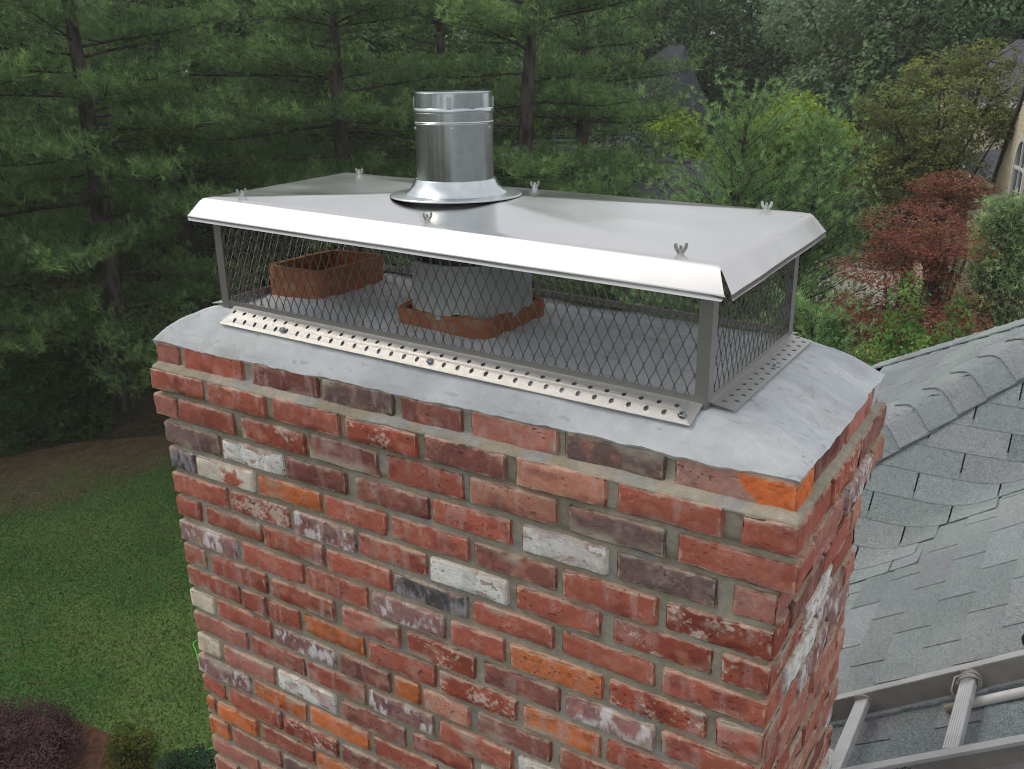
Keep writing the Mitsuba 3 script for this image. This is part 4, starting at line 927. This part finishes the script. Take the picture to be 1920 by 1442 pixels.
def maple(label, base, h, r, seed, n):
    R = np.random.default_rng(seed); bl = []
    for i in range(24):
        f = R.uniform(0, 1); a = R.uniform(0, 6.28); z = h * (.42 + .55 * f); q = r * R.uniform(.25, .95) * math.sqrt(max(.06, 1 - (f * .98) ** 2)); w = r * R.uniform(.30, .46)
        bl.append((q * math.cos(a), q * math.sin(a), z - .15 * q, w, w, w * .30))
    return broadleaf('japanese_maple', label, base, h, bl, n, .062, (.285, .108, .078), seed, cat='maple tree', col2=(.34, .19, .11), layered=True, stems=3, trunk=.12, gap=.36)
maple('dark red maple with layered foliage, left of the spruce', (-.85, 15.7), 5.9, 2.15, 61, 34000)
maple('brownish red maple in front of the tan house porch, behind the larger one', (-.66, 18.6), 6.5, 1.5, 62, 22000)
broadleaf('locust_tree', 'olive green small leaved tree partly hiding the tan house', (-1.9, 25.6), 8.9, [(0, 0, 7.0, 1.5, 1.5, 1.1), (-1.2, .2, 6.4, 1.1, 1.1, .9), (1.1, 0, 7.6, 1.1, 1.1, .8), (1.5, -.2, 7.0, .8, .8, .6), (-1.5, -.2, 7.3, .9, .9, .6), (-.3, .2, 8.1, 1.0, 1.0, .6), (.8, .1, 8.4, .7, .7, .5), (-1.0, 0, 5.4, 1.2, 1.2, .9), (.3, -.4, 5.5, 1.0, 1.0, .9), (-.2, .2, 6.0, .7, .7, .6)], 26000, .095, (.190, .225, .085), 63, cat='tree', col2=(.34, .37, .12), trunk=.14, gap=.50, fine=1.7)
CH = (.36, .49, .075)
broadleaf('leafy_tree', 'bright yellow green tree behind the young pines', (-6.4, 27.4), 7.4, blobs_round(71, 2.1, 5.6), 13000, .15, (.240, .350, .070), 71, col2=CH, trunk=.13)
broadleaf('leafy_tree', 'yellow green tree over the low grey roofs', (-13.2, 35.5), 6.4, blobs_round(72, 2.6, 4.3), 12000, .17, (.29, .42, .065), 72, col2=CH, trunk=.13)
broadleaf('leafy_tree', 'dark green tree right behind the yellow green one', (-3.2, 30.5), 8.2, blobs_round(73, 2.2, 5.4), 13000, .15, (.115, .200, .080), 73, trunk=.15)
broadleaf('leafy_tree', 'broad grey green ash tree rising behind the young pines', (-7.8, 43.0), 12.5, blobs_round(74, 4.6, 8.2, 12), 22000, .22, (.220, .305, .180), 74, col2=(.25, .33, .20), trunk=.2)
broadleaf('leafy_tree', 'tall dark green tree above the olive green tree', (-2.2, 42.0), 14, blobs_round(75, 4.2, 9.2, 12), 20000, .22, (.160, .260, .130), 75, col2=(.20, .30, .14), trunk=.22)
broadleaf('leafy_tree', 'dark green tree behind the roof peak', (-17.0, 52.0), 15, blobs_round(76, 5.0, 9.2, 12), 16000, .27, (.160, .260, .125), 76, col2=(.20, .30, .14), trunk=.22)
broadleaf('leafy_tree', 'mid green tree in front of the far roof peak', (-14.6, 36.2), 7.9, blobs_round(77, 2.5, 5.6, 10), 13000, .17, (.110, .195, .080), 77, col2=(.18, .29, .11), trunk=.15)
# the far wood, closing the view
protos = []
far = []
for i in range(3):
    R = np.random.default_rng(90 + i); bl = blobs_round(90 + i, 4.8, 9.0, 12, flat=1.1) + [(R.normal(0, 1.5), R.normal(0, 1.5), 3.8, 4.4, 4.4, 3.2), (R.normal(0, 1), R.normal(0, 1), 1.8, 4.0, 4.0, 1.8)]
    t = broadleaf('woodland_tree', 'full dark green tree in the far wood', (0, 0), 15, bl, 22000, .27, (.165, .265, .130), 90 + i, group='far woodland trees', trunk=.22, col2=(.29, .40, .18))
    far.append(t)
spots = []
R = np.random.default_rng(5)
for dist, n, a0, a1 in ((46, 12, -66, 4), (57, 12, -66, 4)):
    for i in range(n):
        a = math.radians(a0 + (a1 - a0) * (i + R.uniform(-.3, .3) + .5) / n); q_ = (CAM[0] + dist * R.uniform(.95, 1.06) * math.sin(a), CAM[1] + dist * R.uniform(.95, 1.06) * math.cos(a), R.uniform(.9, 1.25), R.uniform(0, 360)); spots.append(q_ if dist > 50 or abs(math.degrees(a) + 22.5) > 6 else (q_[0] * 1.45, q_[1] * 1.45, q_[2], q_[3]))
for x, y in ((-31, 1), (-33, -7), (-30, -15), (-25, -22), (-18, -28), (-9, -32), (1, -34)): spots.append((x, y, R.uniform(.85, 1.0), R.uniform(0, 360)))
for i, t in enumerate(far):
    scene[f'shared_tree_{i}'] = {'type': 'shapegroup', **{k_[len(t) + 2:]: scene.pop(k_) for k_ in [k_ for k_ in scene if k_.startswith(t + '__')]}}
for i, (x, y, s, rz) in enumerate(spots):
    key = far[i] if i < 3 else thing('woodland_tree', 'full dark green tree in the far wood', 'tree', 'far woodland trees')
    scene[key] = {'type': 'instance', 'to_world': T().translate([x, y, G * (1 - s)]).rotate([0, 0, 1], rz).scale(s), 'shapes': {'type': 'ref', 'id': f'shared_tree_{i % 3}'}}
# shrubs round the lawn
broadleaf('laurel_bush', 'dark glossy bush at the left edge of the lawn under the pines', (-18.4, 9.6), 2.3, blobs_round(81, 1.6, 1.0, 9), 8000, .13, (.050, .105, .034), 81, cat='bush', col2=(.055, .11, .03), trunk=.05)
broadleaf('laurel_bush', 'low dark bush deeper under the left pines', (-20.8, 12.6), 2.0, blobs_round(82, 1.5, .9, 8), 5000, .13, (.040, .085, .030), 82, cat='bush', trunk=.05)
broadleaf('barberry_shrub', 'dark purple mounded shrub at the bottom left', (-8.62, 2.85), .85, [(0, 0, .22, .95, .95, .50), (.45, .3, .26, .55, .55, .36), (-.5, .1, .3, .5, .5, .34), (.1, -.4, .34, .55, .55, .36), (.15, .45, .3, .5, .5, .34)], 15000, .045, (.095, .055, .062), 83, cat='shrub', col2=(.15, .085, .09), trunk=.04, gap=.30, fine=2)
broadleaf('spirea_shrub', 'yellow green twiggy shrub beside the purple mound', (-7.15, 3.75), .65, [(0, 0, .25, .30, .30, .26), (.15, .1, .42, .18, .18, .2), (-.18, .06, .40, .18, .18, .2), (.02, -.1, .5, .14, .14, .16)], 2400, .045, (.085, .105, .028), 84, cat='shrub', col2=(.14, .15, .035), trunk=.02, gap=.42, fine=2)
broadleaf('juniper_shrub', 'small blue green juniper beside the chimney at the bottom', (-6.30, 3.98), .5, [(0, 0, .2, .36, .36, .28), (.2, .1, .3, .2, .2, .22), (-.15, -.1, .3, .2, .2, .2)], 4200, .04, (.050, .090, .055), 85, cat='shrub', col2=(.09, .14, .08), trunk=.02, gap=.34, fine=2, vertical=.4)
# hose
hp = np.array([(-6.9, 3.2), (-6.62, 3.7), (-6.56, 4.0), (-6.64, 4.15), (-6.66, 4.3), (-6.2, 4.8), (-6.9, 5.3), (-8.0, 5.5), (-8.35, 5.72), (-8.60, 5.84), (-8.52, 6.02), (-8.2, 6.1), (-7.6, 6.3)])
sp_ = np.linspace(0, len(hp) - 1, 90); hx = np.c_[np.interp(sp_, np.arange(len(hp)), hp[:, 0]), np.interp(sp_, np.arange(len(hp)), hp[:, 1])]
kern = np.ones(7) / 7; hx = np.c_[np.convolve(np.pad(hx[:, 0], 3, mode='edge'), kern, 'valid'), np.convolve(np.pad(hx[:, 1], 3, mode='edge'), kern, 'valid')]
k = add('garden_hose', tube(np.c_[hx, np.full(len(hx), G + .035)], .011, 8), 'mat_hose', smooth=True); tag(k, 'bright green garden hose lying across the lawn edge and mulch', 'hose')
# grass blades of the nearer lawn
R = np.random.default_rng(17)
n = 150000
P = np.c_[R.uniform(-18.5, -5.5, n), R.uniform(1.5, 13, n)]
e = np.hypot(P[:, 0] - 1, P[:, 1] + 1) + 4.5 * (meshkit.fbm(np.c_[P * .8, np.full(n, 2.0)], 4, 3) - .5)
from shapely import contains_xy
ok = contains_xy(lawn_poly, P[:, 0], P[:, 1]) & ~contains_xy(bed_poly, P[:, 0], P[:, 1]) & (R.random(n) > np.clip((e - 16.8) / 4.0, 0, .95))
P = P[ok]; n = len(P)
a = meshkit.fbm(np.c_[P * .55, np.zeros(n)], 4, 21)[:, None]; b = meshkit.fbm(np.c_[P * 3.0, np.zeros(n)], 3, 22)[:, None]
c = np.array([.049, .112, .028]) * (1 - a) + np.array([.086, .138, .038]) * a
c = c * (.65 + .7 * b)
w = (meshkit.fbm(np.c_[P * 1.3, np.ones(n)], 3, 25)[:, None] > .60) * R.random((n, 1)); c = c * (1 - w * .6) + np.array([.13, .12, .05]) * w * .6
base = np.c_[P, np.full(n, G)]
d = unit(np.c_[R.normal(0, .5, (n, 2)), np.ones(n)]); l = R.uniform(.025, .06, (n, 1)); s = unit(np.cross(d, R.normal(0, 1, (n, 3)))) * R.uniform(.006, .012, (n, 1))
V = np.stack([base - s, base + s, base + d * l], 1).reshape(-1, 3)
k = add('grass', TM(V, np.arange(len(V)).reshape(-1, 3)), 'mat_leaf', color=np.repeat(c, 3, 0)); tag(k, 'short mown grass blades of the lawn', 'grass', kind='stuff')

# ------------------------------------------------------------------ houses beyond
def quad_slab(pts, th, key, mat):
    p = np.array(pts, float); n_ = unit(np.cross(p[1] - p[0], p[2] - p[0])); 
    if n_[2] < 0: p = p[::-1]; n_ = -n_
    v = np.vstack([p, p - n_ * th]); k_ = len(p)
    f = [[0, i, i + 1] for i in range(1, k_ - 1)] + [[k_, k_ + i + 1, k_ + i] for i in range(1, k_ - 1)]
    for i in range(k_): j = (i + 1) % k_; f += [[i, k_ + i, k_ + j], [i, k_ + j, j]]
    return add(key, TM(v, f), mat)
nh = thing('tan_house', 'tan clapboard house with dark roofs and an arched window at the right edge', 'house')
O = np.array([-.62, 26.6, 0]); gu = np.array([.242, -.970, 0]); gn = np.array([-.970, -.242, 0])   # along the gable wall towards us, and out of it
GL, ZE, ZA_ = 12.0, -2.25, .05 + .5 * 0
apex = 4.2; ZA_ = 1.95; GL = 8.4
wall = add(nh + '__gable_wall', TM(np.array([O + gu * a_ + np.array([0, 0, z_]) - gn * o_ for o_ in (.04, .3) for a_, z_ in ((0, G), (GL, G), (GL, ZE - .0), (apex, ZA_), (0, ZE))]),
    [[0, 1, 2], [0, 2, 4], [2, 3, 4], [5, 7, 6], [5, 9, 7], [7, 9, 8], [0, 5, 1], [5, 6, 1], [1, 6, 2], [6, 7, 2], [2, 7, 3], [7, 8, 3], [3, 8, 4], [8, 9, 4], [4, 9, 0], [9, 5, 0]]), 'mat_siding')
z = -5.2; bh = .118
while z < ZA_ - .15:
    lo = 0.0 if z + bh < ZE else (z + bh - ZE) / (ZA_ - ZE) * apex
    hi = GL if z + bh < ZE else GL - (z + bh - ZE) / (ZA_ - ZE) * (GL - apex)
    if hi - lo > .1:
        v = np.array([O + gu * a_ + gn * o_ + np.array([0, 0, z_]) for a_ in (lo, hi) for o_, z_ in ((-.035, z), (.022, z), (.004, z + bh), (-.035, z + bh))])
        add(wall + '__siding_board', TM(v, [[0, 1, 5], [0, 5, 4], [1, 2, 6], [1, 6, 5], [2, 3, 7], [2, 7, 6], [0, 2, 1], [0, 3, 2], [4, 5, 6], [4, 6, 7]]), 'mat_siding')
    z += bh
up = np.array([0, 0, 1.0])
sl_ = (ZA_ - ZE) / apex
A0, A1 = O + gu * -.45 + up * (ZE - .45 * sl_ + .06), O + gu * apex + up * (ZA_ + .06); A2 = O + gu * (GL + .45) + up * (ZE - .45 * sl_ + .06)
quad_slab([A0 + gn * .09, A1 + gn * .09, A1 - gn * 7, A0 - gn * 7], .09, nh + '__gable_roof', 'mat_far_roof')
quad_slab([A1 + gn * .09, A2 + gn * .09, A2 - gn * 7, A1 - gn * 7], .14, nh + '__gable_roof', 'mat_far_roof')
dm = unit(A1 - A0)
add(nh + '__rake_board', frame_box((A0 + A1) / 2 + gn * .07 - up * .13, dm, gn, np.cross(dm, gn), np.linalg.norm(A1 - A0), .04, .09), 'mat_dark_trim')
add(nh + '__corner_board', boxm((-.06, -.06, -5.2), (.06, .06, ZE - .12)).apply_transform(np.array([[gu[0], gn[0], 0, O[0] + gn[0] * .03], [gu[1], gn[1], 0, O[1] + gn[1] * .03], [0, 0, 1, 0], [0, 0, 0, 1.0]])), 'mat_trim')
# arched window
def arch(w_, h_): return sbox(-w_ / 2, 0, w_ / 2, h_).union(Point(0, h_).buffer(w_ / 2, quad_segs=12))
wx, wz = 3.35, -2.75
def on_wall(poly, th, out):
    m = trimesh.creation.extrude_polygon(poly, th, engine='earcut'); v = m.vertices
    return TM(O + gu * (wx + v[:, :1]) + up * (wz + v[:, 1:2]) + gn * (out + v[:, 2:]), m.faces)
win = add(nh + '__arched_window', on_wall(arch(1.5, 1.15).difference(arch(1.24, 1.10).buffer(0)), .06, .03), 'mat_trim')
add(win + '__pane', on_wall(arch(1.24, 1.10), .01, .028), 'mat_glass')
add(win + '__muntin', join([on_wall(sbox(-.035, .02, .035, 1.78), .03, .04), on_wall(sbox(-.61, 1.06, .61, 1.13), .03, .045), on_wall(sbox(-.74, -.06, .74, .0), .08, .03)]), 'mat_trim')
# main block behind the gable, with its own eave, and the little porch roof
bu, bn = np.array([.970, .242, 0]), np.array([.242, -.970, 0])
Bo = np.array([-3.0, 34.3, 0])
add(nh + '__block_wall', TM(np.array([Bo + bu * a_ + bn * b_ + up * z_ for a_ in (0, 9) for b_ in (0, -6) for z_ in (G, -.42)]), boxm((0, 0, 0), (1, 1, 1)).faces[:, ::-1] if False else trimesh.convex.convex_hull(np.array([Bo + bu * a_ + bn * b_ + up * z_ for a_ in (0, 9) for b_ in (0, -6) for z_ in (G, -.42)])).faces), 'mat_siding') if False else add(nh + '__block_wall', trimesh.convex.convex_hull(np.array([Bo + bu * a_ + bn * b_ + up * z_ for a_ in (0, 9) for b_ in (0, -6) for z_ in (G, -.42)])), 'mat_siding')
e0, e1 = Bo + bu * -.1 + bn * .45 + up * -.52, Bo + bu * 9.5 + bn * .45 + up * -.52
r0_, r1_ = Bo + bu * 2.2 + bn * -3.2 + up * 1.55, Bo + bu * 9.5 + bn * -3.2 + up * 1.55
b0_, b1_ = Bo + bu * -.1 + bn * -6.4 + up * -.52, Bo + bu * 9.5 + bn * -6.4 + up * -.52
add(nh + '__block_roof', trimesh.convex.convex_hull(np.array([e0, e1, r0_, r1_, b0_, b1_])), 'mat_far_roof')
add(nh + '__fascia', frame_box((e0 + e1) / 2 + bn * .02 - up * .08, bu, bn, up, np.linalg.norm(e1 - e0), .04, .18), 'mat_trim')
pr0 = np.array([-2.15, 31.0, -2.02])
quad_slab([pr0, pr0 + bn * 2.0 + bu * .4 + up * -.75, pr0 + bn * 2.0 + bu * 3.2 + up * -.75, pr0 + bu * 3.0 + up * .62, pr0 + bu * .3 + up * .05], .12, nh + '__porch_roof', 'mat_far_roof')
add(nh + '__porch_wall', trimesh.convex.convex_hull(np.array([pr0 + bu * a_ + bn * b_ + up * z_ for a_ in (.3, 3.0) for b_ in (-.3, 1.5) for z_ in (G - pr0[2], -1.0)])), 'mat_siding')
q0, q1 = pr0 + up * -.06, pr0 + bn * 2.0 + bu * .4 + up * -.81
add(nh + '__porch_fascia', frame_box((q0 + q1) / 2 - bu * .05, unit(q1 - q0), unit(np.cross(up, q1 - q0)), unit(np.cross(q1 - q0, np.cross(up, q1 - q0))), np.linalg.norm(q1 - q0), .05, .16), 'mat_trim')

def far_house(name, label, a, b, depth, drop, wall_z):
    """a gable roofed house: ridge from a to b (points), slopes to both sides"""
    t = thing(name, label, 'house'); a, b = np.array(a), np.array(b); d_ = unit(b - a); s_ = np.array([d_[1], -d_[0], 0])
    for sg in (1, -1): quad_slab([a, b, b + s_ * sg * depth - up * drop, a + s_ * sg * depth - up * drop], .18, t + '__roof_slope', 'mat_far_roof')
    rc = [a + d_ * x_ for x_ in np.linspace(0, np.linalg.norm(b - a), 8)]
    add(t + '__ridge_cap', tube(np.array(rc) + up * .02, .09, 6), 'mat_far_roof')
    w_ = [x_ + s_ * sg * (depth - .4) + up * z_ for x_ in (a + d_ * .3, b - d_ * .3) for sg in (1, -1) for z_ in (-drop - .05, wall_z - x_[2])]
    g_ = [a + d_ * .3 - up * .25, b - d_ * .3 - up * .25]
    add(t + '__wall', trimesh.convex.convex_hull(np.array(w_ + g_)), 'mat_wall')
far_house('grey_roofed_house', 'low house with a grey shingled roof glimpsed through the pine boughs', (-18.8, 31.0, -1.80), (-13.6, 34.6, -1.80), 4.2, 2.4, G)
far_house('grey_roofed_shed', 'low grey roofed shed in front of the other grey roof', (-13.6, 29.2, -2.55), (-10.4, 31.4, -2.55), 2.4, 1.1, G)
t = thing('hip_roofed_house', 'bluish grey roof peak far off among the trees', 'house')
pk = np.array([-17.6, 43.5, 1.85])
add(t + '__roof', trimesh.convex.convex_hull(np.array([pk, pk + [.7, .4, 0], pk + [-5, -1.5, -3.6], pk + [.9, -2.6, -3.6], pk + [2.0, 1.4, -3.6], pk + [-2, 5, -3.6]])), 'mat_far_roof')
add(t + '__wall', trimesh.convex.convex_hull(np.array([pk + [-4.6, -1.3, -3.55], pk + [.8, -2.4, -3.55], pk + [1.8, 1.2, -3.55], pk + [-1.9, 4.6, -3.55], [-22.2, 42.2, G], [-16.8, 41.1, G], [-15.8, 44.7, G], [-19.5, 48.1, G]])), 'mat_wall')

# ------------------------------------------------------------------ thin summer haze
scene['haze_air'] = {'type': 'homogeneous', 'albedo': {'type': 'rgb', 'value': [.95, .95, .95]}, 'sigma_t': {'type': 'rgb', 'value': [.0011, .0011, .0011]}}
scene['haze'] = {'type': 'cube', 'to_world': T().translate([-10, 20, 4.25]).scale([232, 242, 12.75]), 'bsdf': {'type': 'null'}, 'interior': {'type': 'ref', 'id': 'haze_air'}}
tag('haze', 'thin pale summer haze lying over the far trees', 'haze', kind='stuff')
scene['camera']['medium'] = {'type': 'ref', 'id': 'haze_air'}
